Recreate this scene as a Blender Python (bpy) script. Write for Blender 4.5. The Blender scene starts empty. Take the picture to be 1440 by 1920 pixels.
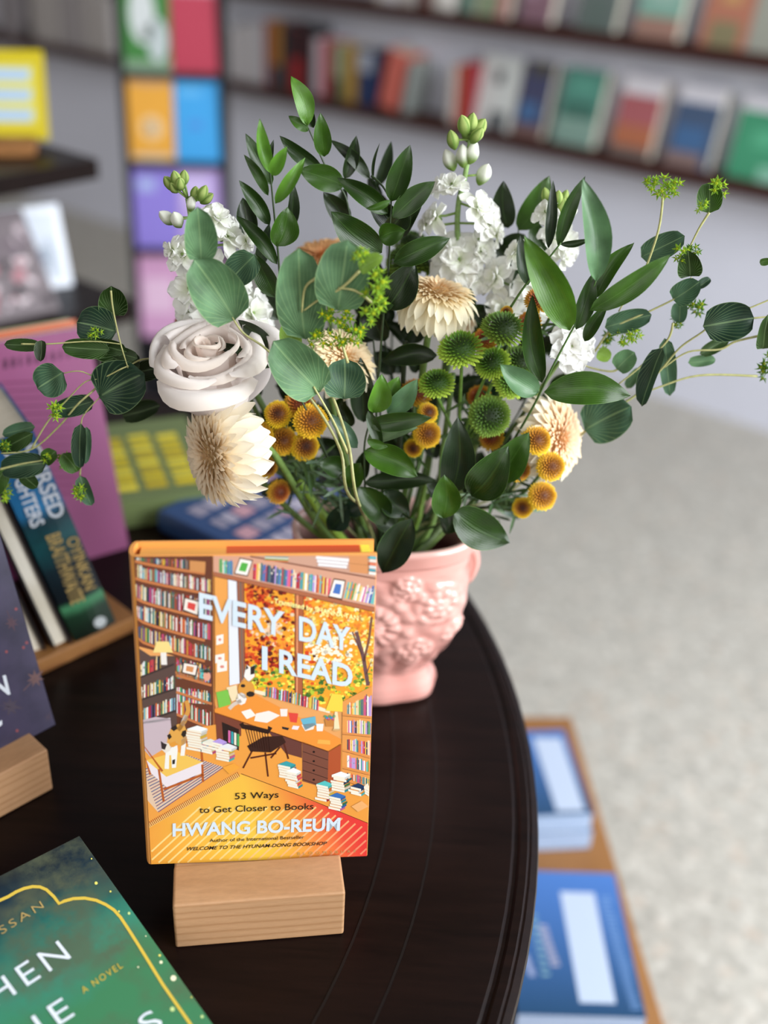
import bpy, math, random
from mathutils import Vector, Matrix
SC = bpy.context.scene
COL = SC.collection
PI = math.pi
V = Vector

# ------------------------------------------------------------------ camera
FPX = 2100.0                                   # focal length in pixels of the 1440x1920 frame
CAM = V((0, 0, 1.335))
_t = math.radians(30); _r = math.radians(3)
FW = V((0, math.cos(_t), -math.sin(_t)))
_U = V((0, math.sin(_t), math.cos(_t)))
RT = V((1, 0, 0)) * math.cos(_r) + _U * math.sin(_r)
UP = V((-1, 0, 0)) * math.sin(_r) + _U * math.cos(_r)
cd = bpy.data.cameras.new('camera'); co = bpy.data.objects.new('camera', cd); COL.objects.link(co)
m = Matrix.Identity(4)
for i in range(3):
    m[i][0] = RT[i]; m[i][1] = UP[i]; m[i][2] = -FW[i]; m[i][3] = CAM[i]
co.matrix_world = m
cd.sensor_fit = 'VERTICAL'; cd.sensor_height = 36; cd.sensor_width = 27
cd.lens = FPX / 1920 * 36
cd.clip_start = .02; cd.clip_end = 60
cd.dof.use_dof = True; cd.dof.focus_distance = 0.705; cd.dof.aperture_fstop = 39.375 / 16.0
cd.dof.aperture_blades = 0
SC.camera = co

def ray(x, y): return FW + RT * ((x - 720) / FPX) + UP * ((960 - y) / FPX)
def pz(x, y, z): d = ray(x, y); return CAM + d * ((z - CAM.z) / d.z)      # photo measurement -> point at height z
def P(x, y, Y): d = ray(x, y); return CAM + d * (Y / d.y)                 # photo measurement -> point at distance Y
def depth(p): return (p - CAM).dot(FW)

def lin(v): return v / 12.92 if v <= .04045 else ((v + .055) / 1.055) ** 2.4
def H(h):
    h = h.lstrip('#'); return tuple(lin(int(h[i:i + 2], 16) / 255) for i in (0, 2, 4))
def mul(c, k): return tuple(min(1, x * k) for x in c)
def mix(a, b, t): return tuple(a[i] * (1 - t) + b[i] * t for i in range(3))

# ------------------------------------------------------------------ mesh builder
class MB:
    def __init__(s): s.v = []; s.f = []; s.c = []; s.uv = []; s.mi = []; s.mat = 0
    def vert(s, p, c=(1, 1, 1), uv=(0, 0)):
        s.v.append(tuple(p)); s.c.append(c); s.uv.append(uv); return len(s.v) - 1
    def face(s, idx): s.f.append(tuple(idx)); s.mi.append(s.mat)
    def poly(s, pts, c=(1, 1, 1)): s.face([s.vert(p, c) for p in pts])
    def box(s, lo, hi, M=None, c=(1, 1, 1)):
        P8 = [V((x, y, z)) for z in (lo[2], hi[2]) for y in (lo[1], hi[1]) for x in (lo[0], hi[0])]
        if M: P8 = [M @ p for p in P8]
        b = [s.vert(p, c) for p in P8]
        for q in ((0, 2, 3, 1), (4, 5, 7, 6), (0, 1, 5, 4), (2, 6, 7, 3), (0, 4, 6, 2), (1, 3, 7, 5)): s.face([b[i] for i in q])
    def grid(s, rows, cols=None, uvs=None, closed=False):
        n = len(rows); m_ = len(rows[0]); base = len(s.v)
        for i in range(n):
            for j in range(m_):
                s.vert(rows[i][j], cols[i][j] if cols else (1, 1, 1), uvs[i][j] if uvs else (i / (n - 1), j / max(1, m_ - 1)))
        for i in range(n - 1):
            for j in range(m_ if closed else m_ - 1):
                k = (j + 1) % m_
                s.face((base + i * m_ + j, base + i * m_ + k, base + (i + 1) * m_ + k, base + (i + 1) * m_ + j))
    def tube(s, pts, r0, r1=None, n=8, c=(1, 1, 1), c2=None):
        r1 = r0 if r1 is None else r1; c2 = c2 or c
        pts = [V(p) for p in pts]; N = len(pts); rows = []; cols = []
        ref = V((.31, .2, .93))
        for i, p in enumerate(pts):
            t = (pts[min(i + 1, N - 1)] - pts[max(i - 1, 0)]).normalized()
            a = t.cross(ref)
            if a.length < .1: a = t.cross(V((1, 0, 0)))
            a.normalize(); b = t.cross(a); k = i / (N - 1); r = r0 + (r1 - r0) * k
            rows.append([p + a * math.cos(2 * PI * j / n) * r + b * math.sin(2 * PI * j / n) * r for j in range(n)])
            cols.append([mix(c, c2, k)] * n)
        base = len(s.v); s.grid(rows, cols, closed=True)
        s.face([base + j for j in range(n)][::-1]); s.face([base + (N - 1) * n + j for j in range(n)])
    def build(s, name, mat, parent=None, smooth=False, bevel=0):
        me = bpy.data.meshes.new(name); me.from_pydata(s.v, [], s.f)
        mats = mat if isinstance(mat, (list, tuple)) else [mat]
        for q in mats: me.materials.append(q)
        if len(mats) > 1: me.polygons.foreach_set('material_index', s.mi)
        a = me.color_attributes.new('Col', 'FLOAT_COLOR', 'POINT')
        a.data.foreach_set('color', [x for c in s.c for x in (c[0], c[1], c[2], 1)])
        u = me.uv_layers.new(name='UVMap'); li = [0] * len(me.loops); me.loops.foreach_get('vertex_index', li)
        u.data.foreach_set('uv', [x for i in li for x in s.uv[i]])
        if smooth: me.polygons.foreach_set('use_smooth', [True] * len(me.polygons))
        me.update()
        o = bpy.data.objects.new(name, me); COL.objects.link(o)
        if bevel:
            b = o.modifiers.new('bevel', 'BEVEL'); b.width = bevel; b.segments = 3; b.limit_method = 'ANGLE'
        if parent: put_under(o, parent)
        return o

def put_under(o, parent):
    o.parent = parent; o.matrix_parent_inverse = parent.matrix_world.inverted() if parent.get('_w') else Matrix.Identity(4)
def smoothpath(pts, n=6):
    pts = [V(p) for p in pts]
    if len(pts) < 3: return [pts[0].lerp(pts[-1], i / n) for i in range(n + 1)]
    out = []
    for i in range(len(pts) - 1):
        p0 = pts[max(i - 1, 0)]; p1 = pts[i]; p2 = pts[i + 1]; p3 = pts[min(i + 2, len(pts) - 1)]
        for k in range(n):
            t = k / n
            out.append(.5 * ((2 * p1) + (p2 - p0) * t + (2 * p0 - 5 * p1 + 4 * p2 - p3) * t * t + (3 * p1 - p0 - 3 * p2 + p3) * t ** 3))
    out.append(pts[-1]); return out

def tag(o, label, cat, group=None):
    o['label'] = label; o['category'] = cat
    if group: o['group'] = group
    return o
def thing(name, label, cat, loc=(0, 0, 0), group=None, M=None):
    """an Empty at the thing's base; children are built in its local frame"""
    o = bpy.data.objects.new(name, None); COL.objects.link(o); o.empty_display_size = .02
    o.matrix_world = M if M else Matrix.Translation(loc)
    return tag(o, label, cat, group)
class Local:
    """wraps an MB so that world points can be stored in a parent's local frame"""
    pass
def to_local(mb, root):
    inv = root.matrix_world.inverted(); mb.v = [tuple(inv @ V(p)) for p in mb.v]; return mb

# ------------------------------------------------------------------ materials
def newmat(name):
    m_ = bpy.data.materials.new(name); m_.use_nodes = True
    nt = m_.node_tree; b = nt.nodes['Principled BSDF']; return m_, nt, b
def L(nt, a, b): nt.links.new(a, b)
def plain(name, c, rough=.5, spec=.5, metal=0, coat=0):
    m_, nt, b = newmat(name); b.inputs['Base Color'].default_value = (*c, 1); b.inputs['Roughness'].default_value = rough
    b.inputs['Specular IOR Level'].default_value = spec; b.inputs['Metallic'].default_value = metal; b.inputs['Coat Weight'].default_value = coat
    return m_
def noise(nt, scale, detail=4, vec=None, rough=.5):
    n = nt.nodes.new('ShaderNodeTexNoise'); n.inputs['Scale'].default_value = scale; n.inputs['Detail'].default_value = detail
    n.inputs['Roughness'].default_value = rough
    if vec: L(nt, vec, n.inputs['Vector'])
    return n
def ramp(nt, fac, stops):
    r = nt.nodes.new('ShaderNodeValToRGB'); e = r.color_ramp.elements
    while len(e) < len(stops): e.new(.5)
    for i, (p, c) in enumerate(stops): e[i].position = p; e[i].color = (*c, 1)
    L(nt, fac, r.inputs[0]); return r
def coords(nt, scale=(1, 1, 1), rot=(0, 0, 0), out='Object'):
    t = nt.nodes.new('ShaderNodeTexCoord'); mp = nt.nodes.new('ShaderNodeMapping')
    mp.inputs['Scale'].default_value = scale; mp.inputs['Rotation'].default_value = rot
    L(nt, t.outputs[out], mp.inputs['Vector']); return mp.outputs[0]
def mixc(nt, fac, a, b, mode='MIX'):
    n = nt.nodes.new('ShaderNodeMix'); n.data_type = 'RGBA'; n.blend_type = mode
    for s, v in ((n.inputs[0], fac), (n.inputs[6], a), (n.inputs[7], b)):
        if hasattr(v, 'links') or hasattr(v, 'is_linked'): L(nt, v, s)
        elif isinstance(v, tuple): s.default_value = (*v, 1)
        else: s.default_value = v
    return n.outputs[2]
def bump(nt, b, h, strength=.3, dist=.001):
    n = nt.nodes.new('ShaderNodeBump'); n.inputs['Strength'].default_value = strength; n.inputs['Distance'].default_value = dist
    L(nt, h, n.inputs['Height']); L(nt, n.outputs[0], b.inputs['Normal'])
def colmat(name, rough=.5, spec=.5, trans=0, coat=0, nz=None, sheen=0, sss=0):
    """base colour from the mesh's own colour attribute"""
    m_, nt, b = newmat(name)
    a = nt.nodes.new('ShaderNodeAttribute'); a.attribute_name = 'Col'; c = a.outputs['Color']
    if nz:
        n = noise(nt, nz[0], 5, coords(nt)); r = ramp(nt, n.outputs[0], [(.3, (1 - nz[1],) * 3), (.7, (1 + 0 * nz[1],) * 3)])
        c = mixc(nt, 1.0, c, r.outputs[0], 'MULTIPLY')
    L(nt, c, b.inputs['Base Color']); b.inputs['Roughness'].default_value = rough; b.inputs['Specular IOR Level'].default_value = spec
    b.inputs['Coat Weight'].default_value = coat
    if sss:
        b.inputs['Subsurface Weight'].default_value = sss; b.inputs['Subsurface Radius'].default_value = (.004, .003, .002); b.inputs['Subsurface Scale'].default_value = .5
    if trans:
        tr = nt.nodes.new('ShaderNodeBsdfTranslucent'); L(nt, c, tr.inputs[0]); mx = nt.nodes.new('ShaderNodeMixShader'); mx.inputs[0].default_value = trans
        L(nt, b.outputs[0], mx.inputs[1]); L(nt, tr.outputs[0], mx.inputs[2]); L(nt, mx.outputs[0], nt.nodes['Material Output'].inputs[0])
    return m_
def leafmat(name, rough, spec, vein_c, vein_amt, radial, trans=.22):
    """leaf: colour attribute, midrib and veins drawn in the leaf's own uv (u along, v across)"""
    m_, nt, b = newmat(name)
    a = nt.nodes.new('ShaderNodeAttribute'); a.attribute_name = 'Col'
    uv = nt.nodes.new('ShaderNodeUVMap'); sp = nt.nodes.new('ShaderNodeSeparateXYZ'); L(nt, uv.outputs[0], sp.inputs[0])
    def mt(op, x, y=None, z=None):
        n = nt.nodes.new('ShaderNodeMath'); n.operation = op
        for i, q in enumerate((x, y, z)):
            if q is None: continue
            if isinstance(q, (int, float)): n.inputs[i].default_value = q
            else: L(nt, q, n.inputs[i])
        return n.outputs[0]
    s = mt('ABSOLUTE', mt('SUBTRACT', sp.outputs[1], .5))                       # 0 midrib .. .5 edge
    rib = mt('SUBTRACT', 1, mt('SMOOTH_MIN', 1, mt('MULTIPLY', s, 28), .3))
    if radial:                                                               # veins fan out from the base
        ang = mt('ARCTAN2', mt('MULTIPLY', s, 1.6), mt('ADD', sp.outputs[0], .08))
        w = mt('SINE', mt('MULTIPLY', ang, 42))
        fade = mt('SUBTRACT', 1, sp.outputs[0])
    else:                                                                    # long veins running with the blade
        w = mt('SINE', mt('MULTIPLY', s, 95)); fade = mt('SUBTRACT', .35, mt('MULTIPLY', sp.outputs[0], .2))
    vein = mt('MULTIPLY', mt('POWER', mt('MAXIMUM', w, 0), 5), fade)
    tot = mt('MULTIPLY', mt('MAXIMUM', mt('MAXIMUM', rib, 0), vein), vein_amt)
    edge = mt('MULTIPLY', mt('GREATER_THAN', s, .484), .3)
    tot = mt('MAXIMUM', tot, edge)
    n = noise(nt, 60, 4, coords(nt)); r = ramp(nt, n.outputs[0], [(.3, (.6,) * 3), (.7, (1.2,) * 3)])
    c = mixc(nt, 1.0, a.outputs['Color'], r.outputs[0], 'MULTIPLY')
    c = mixc(nt, tot, c, vein_c)
    L(nt, c, b.inputs['Base Color']); b.inputs['Roughness'].default_value = rough; b.inputs['Specular IOR Level'].default_value = spec
    bump(nt, b, mt('ADD', vein, mt('MULTIPLY', n.outputs[0], .6)), .35, .0006)
    tr = nt.nodes.new('ShaderNodeBsdfTranslucent'); L(nt, c, tr.inputs[0]); mx = nt.nodes.new('ShaderNodeMixShader'); mx.inputs[0].default_value = trans
    L(nt, b.outputs[0], mx.inputs[1]); L(nt, tr.outputs[0], mx.inputs[2]); L(nt, mx.outputs[0], nt.nodes['Material Output'].inputs[0])
    return m_

M = {}
M['ruscus'] = leafmat('glossy_leaf', .30, .42, H('#6f9a4a'), .14, False, .14)
M['round'] = leafmat('waxy_round_leaf', .52, .3, H('#a9c88c'), .34, True, .16)
M['stem'] = colmat('stem', .45, .5, nz=(300, .3))
M['petal'] = colmat('petal', .6, .2, trans=.34)
M['pompon'] = colmat('pompon', .6, .3)
M['print'] = colmat('printed_cover', .5, .25)
M['printgloss'] = colmat('glossy_cover', .3, .5)
M['paper'] = plain('page_edges', H('#e9e2d2'), .8, .2)
def pages_mat(name, c1, c2):
    m_, nt, b = newmat(name); n = noise(nt, 18, 2, coords(nt, (1, 1, 60)))
    r = ramp(nt, n.outputs[0], [(.35, c1), (.65, c2)]); L(nt, r.outputs[0], b.inputs['Base Color']); b.inputs['Roughness'].default_value = .85
    b.inputs['Specular IOR Level'].default_value = .15; return m_
M['pages'] = pages_mat('page_block', H('#cfc6b2'), H('#efe9db'))
M['silver'] = plain('silver_foil_lettering', H('#c2cfdb'), .35, .4)
M['white_ink'] = plain('white_lettering', H('#d3dae4'), .45, .3)
M['black_ink'] = plain('black_lettering', H('#1c1512'), .5, .3)
M['gold_ink'] = plain('gold_lettering', H('#cdb03e'), .4, .4)
M['pale_yellow_ink'] = plain('pale_yellow_lettering', H('#f4efa0'), .4, .4)
M['dull_gold'] = plain('dull_gold_lettering', H('#a88f58'), .5, .4)

def wood(name, c1, c2, scale, rot=(0, 0, 0), rough=.5, ring=14, coat=0):
    m_, nt, b = newmat(name); v = coords(nt, scale, rot)
    w = nt.nodes.new('ShaderNodeTexWave'); w.wave_type = 'BANDS'; w.bands_direction = 'Z'; w.inputs['Scale'].default_value = ring
    w.inputs['Distortion'].default_value = 4.5; w.inputs['Detail'].default_value = 4; w.inputs['Detail Scale'].default_value = 1.2
    L(nt, v, w.inputs['Vector']); n = noise(nt, 90, 5, v, .7)
    r = ramp(nt, w.outputs['Fac'], [(0, c1), (.25, mix(c1, c2, .75)), (1, c2)])
    r2 = ramp(nt, n.outputs[0], [(.3, (.86,) * 3), (.7, (1.06,) * 3)])
    c = mixc(nt, 1.0, r.outputs[0], r2.outputs[0], 'MULTIPLY'); L(nt, c, b.inputs['Base Color']); b.inputs['Roughness'].default_value = rough
    b.inputs['Coat Weight'].default_value = coat; b.inputs['Coat Roughness'].default_value = .2
    bump(nt, b, n.outputs[0], .15, .0004); return m_
M['pine'] = wood('pale_pine', H('#a67c56'), H('#b58c66'), (1.2, 5, 16), (0, 0, 0), .6, 3.2)
M['board'] = wood('brown_plank', H('#75491f'), H('#966636'), (3, 3, 3), (0, 0, 0), .55, 5)
M['shelfwood'] = wood('dark_red_shelf', H('#2a100c'), H('#43201a'), (1, 1, 8), (0, 0, 0), .5, 5)
def table_mat():
    m_, nt, b = newmat('dark_polished_wood'); v = coords(nt, (1.2, 14, 14), (0, 0, math.radians(60)))
    n = noise(nt, 9, 6, v, .65); r = ramp(nt, n.outputs[0], [(.3, H('#0e0706')), (.7, H('#1b0f0c'))])
    L(nt, r.outputs[0], b.inputs['Base Color']); b.inputs['Roughness'].default_value = .32; b.inputs['Specular IOR Level'].default_value = .14
    n2 = noise(nt, 5, 3, coords(nt)); r2 = ramp(nt, n2.outputs[0], [(.3, (.26,) * 3), (.7, (.4,) * 3)]); L(nt, r2.outputs[0], b.inputs['Roughness'])
    n3 = noise(nt, 320, 3, coords(nt)); bump(nt, b, n3.outputs[0], .05, .0003); return m_
M['table'] = table_mat()
M['groove'] = plain('dark_groove', H('#0c0605'), .5, .3)
M['inlay'] = wood('inlay_band', H('#1b0f0b'), H('#24160f'), (6, 6, 6), (0, 0, 0), .35, 6)
def terrazzo():
    m_, nt, b = newmat('terrazzo'); v = coords(nt)
    n = noise(nt, 60, 5, v, .65); r = ramp(nt, n.outputs[0], [(.30, H('#807c74')), (.46, H('#a8a49b')), (.62, H('#c6c2b9'))])
    vo = nt.nodes.new('ShaderNodeTexVoronoi'); vo.inputs['Scale'].default_value = 75; L(nt, v, vo.inputs['Vector'])
    hs = nt.nodes.new('ShaderNodeSeparateColor'); L(nt, vo.outputs['Color'], hs.inputs[0])
    rc = ramp(nt, hs.outputs[0], [(0, H('#8b877f')), (.12, H('#aeaaa1')), (.7, H('#b9b5aa')), (.9, H('#dedad0')), (1, H('#b79f8a'))])
    c = mixc(nt, .55, r.outputs[0], rc.outputs[0]); L(nt, c, b.inputs['Base Color']); b.inputs['Roughness'].default_value = .55
    return m_
M['floor'] = terrazzo()
def paint(name, c):
    m_, nt, b = newmat(name); n = noise(nt, 3, 3, coords(nt)); r = ramp(nt, n.outputs[0], [(.3, mul(c, .95)), (.7, mul(c, 1.03))])
    L(nt, r.outputs[0], b.inputs['Base Color']); b.inputs['Roughness'].default_value = .7; return m_
M['wall'] = paint('lilac_grey_paint', H('#e0e2f0'))
M['black'] = plain('black_metal', H('#15151a'), .5, .4)
def vase_mat():
    m_, nt, b = newmat('pink_glaze'); n = noise(nt, 25, 3, coords(nt))
    a = nt.nodes.new('ShaderNodeAttribute'); a.attribute_name = 'Col'
    r = ramp(nt, n.outputs[0], [(.3, (.93,) * 3), (.7, (1.05,) * 3)]); c = mixc(nt, 1.0, a.outputs['Color'], r.outputs[0], 'MULTIPLY')
    L(nt, c, b.inputs['Base Color']); b.inputs['Roughness'].default_value = .22; b.inputs['Coat Weight'].default_value = .6; b.inputs['Coat Roughness'].default_value = .1
    return m_
M['vase'] = vase_mat()
def put_under(o, parent):
    o.parent = parent; o.matrix_parent_inverse = Matrix.Identity(4)
def part(mb, name, mat, root, **kw):
    """mb is in world coordinates; link it under root"""
    inv = root.matrix_basis.inverted(); mb.v = [tuple(inv @ V(p)) for p in mb.v]
    return mb.build(name, mat, root, **kw)
def sub(mb, name, mat, parent, root, **kw):
    inv = root.matrix_basis.inverted(); mb.v = [tuple(inv @ V(p)) for p in mb.v]
    return mb.build(name, mat, parent, **kw)

# ------------------------------------------------------------------ frames
def frame(A, yaw, lean=0, roll=0):
    """x along the width, y up the cover, z out of the cover; lean = back from upright, roll = in the cover plane"""
    y, l, r = map(math.radians, (yaw, lean, roll))
    x = V((math.cos(y), math.sin(y), 0)); bk = V((-math.sin(y), math.cos(y), 0))
    u = bk * math.sin(l) + V((0, 0, 1)) * math.cos(l)
    x2 = x * math.cos(r) + u * math.sin(r); u2 = -x * math.sin(r) + u * math.cos(r)
    n = x2.cross(u2)
    F = Matrix.Identity(4)
    for i in range(3): F[i][0] = x2[i]; F[i][1] = u2[i]; F[i][2] = n[i]; F[i][3] = A[i]
    return F
def on_plane(F, x, y):
    """photo measurement -> coordinates (x, y) in the cover plane of frame F"""
    A = F.translation; n = F.col[2].to_3d(); d = ray(x, y); p = CAM + d * ((A - CAM).dot(n) / d.dot(n))
    q = F.inverted() @ p; return q.x, q.y

# ------------------------------------------------------------------ lettering
_fc = {}
def glyphs(s, bold=0, shear=0, space=1):
    k = (s, bold, shear, space)
    if k in _fc: return _fc[k]
    cu = bpy.data.curves.new('lettering', 'FONT'); cu.body = s; cu.size = 1; cu.offset = bold; cu.shear = shear; cu.space_character = space; cu.resolution_u = 3
    o = bpy.data.objects.new('lettering', cu); COL.objects.link(o); bpy.context.view_layer.update()
    me = o.evaluated_get(bpy.context.evaluated_depsgraph_get()).to_mesh()
    vs = [(v.co.x, v.co.y) for v in me.vertices]; fs = [tuple(p.vertices) for p in me.polygons]
    o.evaluated_get(bpy.context.evaluated_depsgraph_get()).to_mesh_clear()
    bpy.data.objects.remove(o); bpy.data.curves.remove(cu)
    x0 = min(v[0] for v in vs); x1 = max(v[0] for v in vs)
    _fc[k] = ([(v[0] - x0, v[1]) for v in vs], fs, x1 - x0); return _fc[k]
CAPH = .729
def letter(mb, s, a, b, h, z=.00025, bold=.012, shear=0, c=(1, 1, 1), space=1, upv=None):
    """write s in plane coordinates from baseline start a to baseline end b, capital height h"""
    vs, fs, w = glyphs(s, bold, shear, space); dx, dy = b[0] - a[0], b[1] - a[1]; ln = math.hypot(dx, dy); ex = (dx / ln, dy / ln); ey = (-ex[1], ex[0])
    if upv: l2 = math.hypot(*upv); ey = (upv[0] / l2, upv[1] / l2); h = l2
    sx = ln / w; sy = h / CAPH; base = len(mb.v)
    for x, y in vs: mb.vert((a[0] + ex[0] * x * sx + ey[0] * y * sy, a[1] + ex[1] * x * sx + ey[1] * y * sy, z), c)
    for f in fs: mb.face([base + i for i in f])
def px_letter(mb, F, s, p0, p1, hpx, up=None, **kw):
    a = on_plane(F, *p0); b = on_plane(F, *p1)
    ux, uy = up if up else (0, -hpx)
    c = on_plane(F, p0[0] + ux, p0[1] + uy)
    letter(mb, s, a, b, 0, upv=(c[0] - a[0], c[1] - a[1]), **kw)

# ------------------------------------------------------------------ books
def covermat(name, c, rough=.45):
    k = 'cover_' + name
    if k not in M: M[k] = plain(k, c, rough, .4)
    return M[k]
def book_cover_facing(name, label, F, w, h, t, cm, group=None, hard=True, spine='L', jacket=None, pg=None, cat='book'):
    """front cover lies in the plane z=0 of F, the book goes back to z=-t"""
    r = thing(name, label, cat, M=F, group=group)
    bd = .0024 if hard else .0005; ins = .003 if hard else .0006
    mb = MB(); mb.box((0, 0, -bd), (w, h, 0)); mb.build('front_cover', cm, r, bevel=.0005 if hard else .0002)
    mb = MB(); mb.box((0, 0, -t), (w, h, -t + bd)); mb.build('back_cover', cm, r)
    mb = MB(); s0, s1 = (0, 1) if spine == 'L' else (1, 0)
    n = 8; rows = []
    for i in range(n + 1):                                     # rounded spine
        a = PI * i / n; zz = -t / 2 + (t / 2) * math.cos(a); bul = (.0035 if hard else .0004) * math.sin(a)
        xo = -bul if spine == 'L' else w + bul; xi = (xo + bd) if spine == 'L' else xo - bd
        rows.append([(xo, 0, zz), (xo, h, zz), (xi, h, zz * .96 - t * .02), (xi, 0, zz * .96 - t * .02)])
    mb.grid(rows, closed=True); mb.build('spine', cm, r, smooth=False)
    mb = MB(); x0, x1 = (bd, w - ins) if spine == 'L' else (ins, w - bd)
    mb.box((x0, ins, -t + bd), (x1, h - ins, -bd)); mb.build('pages', pg or M['pages'], r)
    return r
def book_spine_facing(name, label, F, t, h, d, cm, group=None, cat='book', simple=False):
    """spine lies in the plane z=0 of F (width t, height h), the book goes back d; pages show on top and behind"""
    r = thing(name, label, cat, M=F, group=group); bd = .002
    mb = MB(); n = 6; rows = []
    for i in range(n + 1):
        a = i / n; bul = .0025 * math.sin(PI * a); rows.append([(t * a, 0, bul), (t * a, h, bul), (t * a, h, bul - .002), (t * a, 0, bul - .002)])
    mb.grid(rows, closed=True); mb.box((0, 0, -d), (bd, h, 0)); mb.box((t - bd, 0, -d), (t, h, 0)); mb.build('cover', cm, r)
    mb = MB(); mb.box((bd, .002, -d + .003), (t - bd, h - .003, -.002)); mb.build('pages', M['pages'], r)
    return r

class Art:
    """flat printed shapes in the plane of a cover; colours are the printed inks"""
    def __init__(s, F, m=None): s.mb = MB(); s.F = F; s.z = .00006; s.m = m
    def p(s, x, y): return on_plane(s.F, *(s.m(x, y) if s.m else (x, y)))
    def lay(s, d=.000012): s.z += d
    def poly(s, pts, c, cs=None):
        q = [s.p(*p) for p in pts]; b = [s.mb.vert((x, y, s.z), cs[i] if cs else c) for i, (x, y) in enumerate(q)]; s.mb.face(b)
    def line(s, pts, w, c):
        for a, b in zip(pts[:-1], pts[1:]):
            dx, dy = b[0] - a[0], b[1] - a[1]; l = math.hypot(dx, dy) or 1; nx, ny = -dy / l * w / 2, dx / l * w / 2
            s.poly([(a[0] + nx, a[1] + ny), (b[0] + nx, b[1] + ny), (b[0] - nx, b[1] - ny), (a[0] - nx, a[1] - ny)], c)
    def ribbon(s, pts, w, c):
        n = len(pts); L_, R_ = [], []
        for i in range(n):
            a = pts[max(i - 1, 0)]; b = pts[min(i + 1, n - 1)]; dx, dy = b[0] - a[0], b[1] - a[1]; l = math.hypot(dx, dy) or 1
            L_.append((pts[i][0] - dy / l * w / 2, pts[i][1] + dx / l * w / 2)); R_.append((pts[i][0] + dy / l * w / 2, pts[i][1] - dx / l * w / 2))
        for i in range(n - 1): s.poly([L_[i], L_[i + 1], R_[i + 1], R_[i]], c)
    def disc(s, x, y, rx, ry, c, n=14, a0=0):
        s.poly([(x + rx * math.cos(2 * PI * i / n + a0), y + ry * math.sin(2 * PI * i / n + a0)) for i in range(n)], c)
    def quad(s, x0, y0, x1, y1, c): s.poly([(x0, y0), (x1, y0), (x1, y1), (x0, y1)], c)

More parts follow.
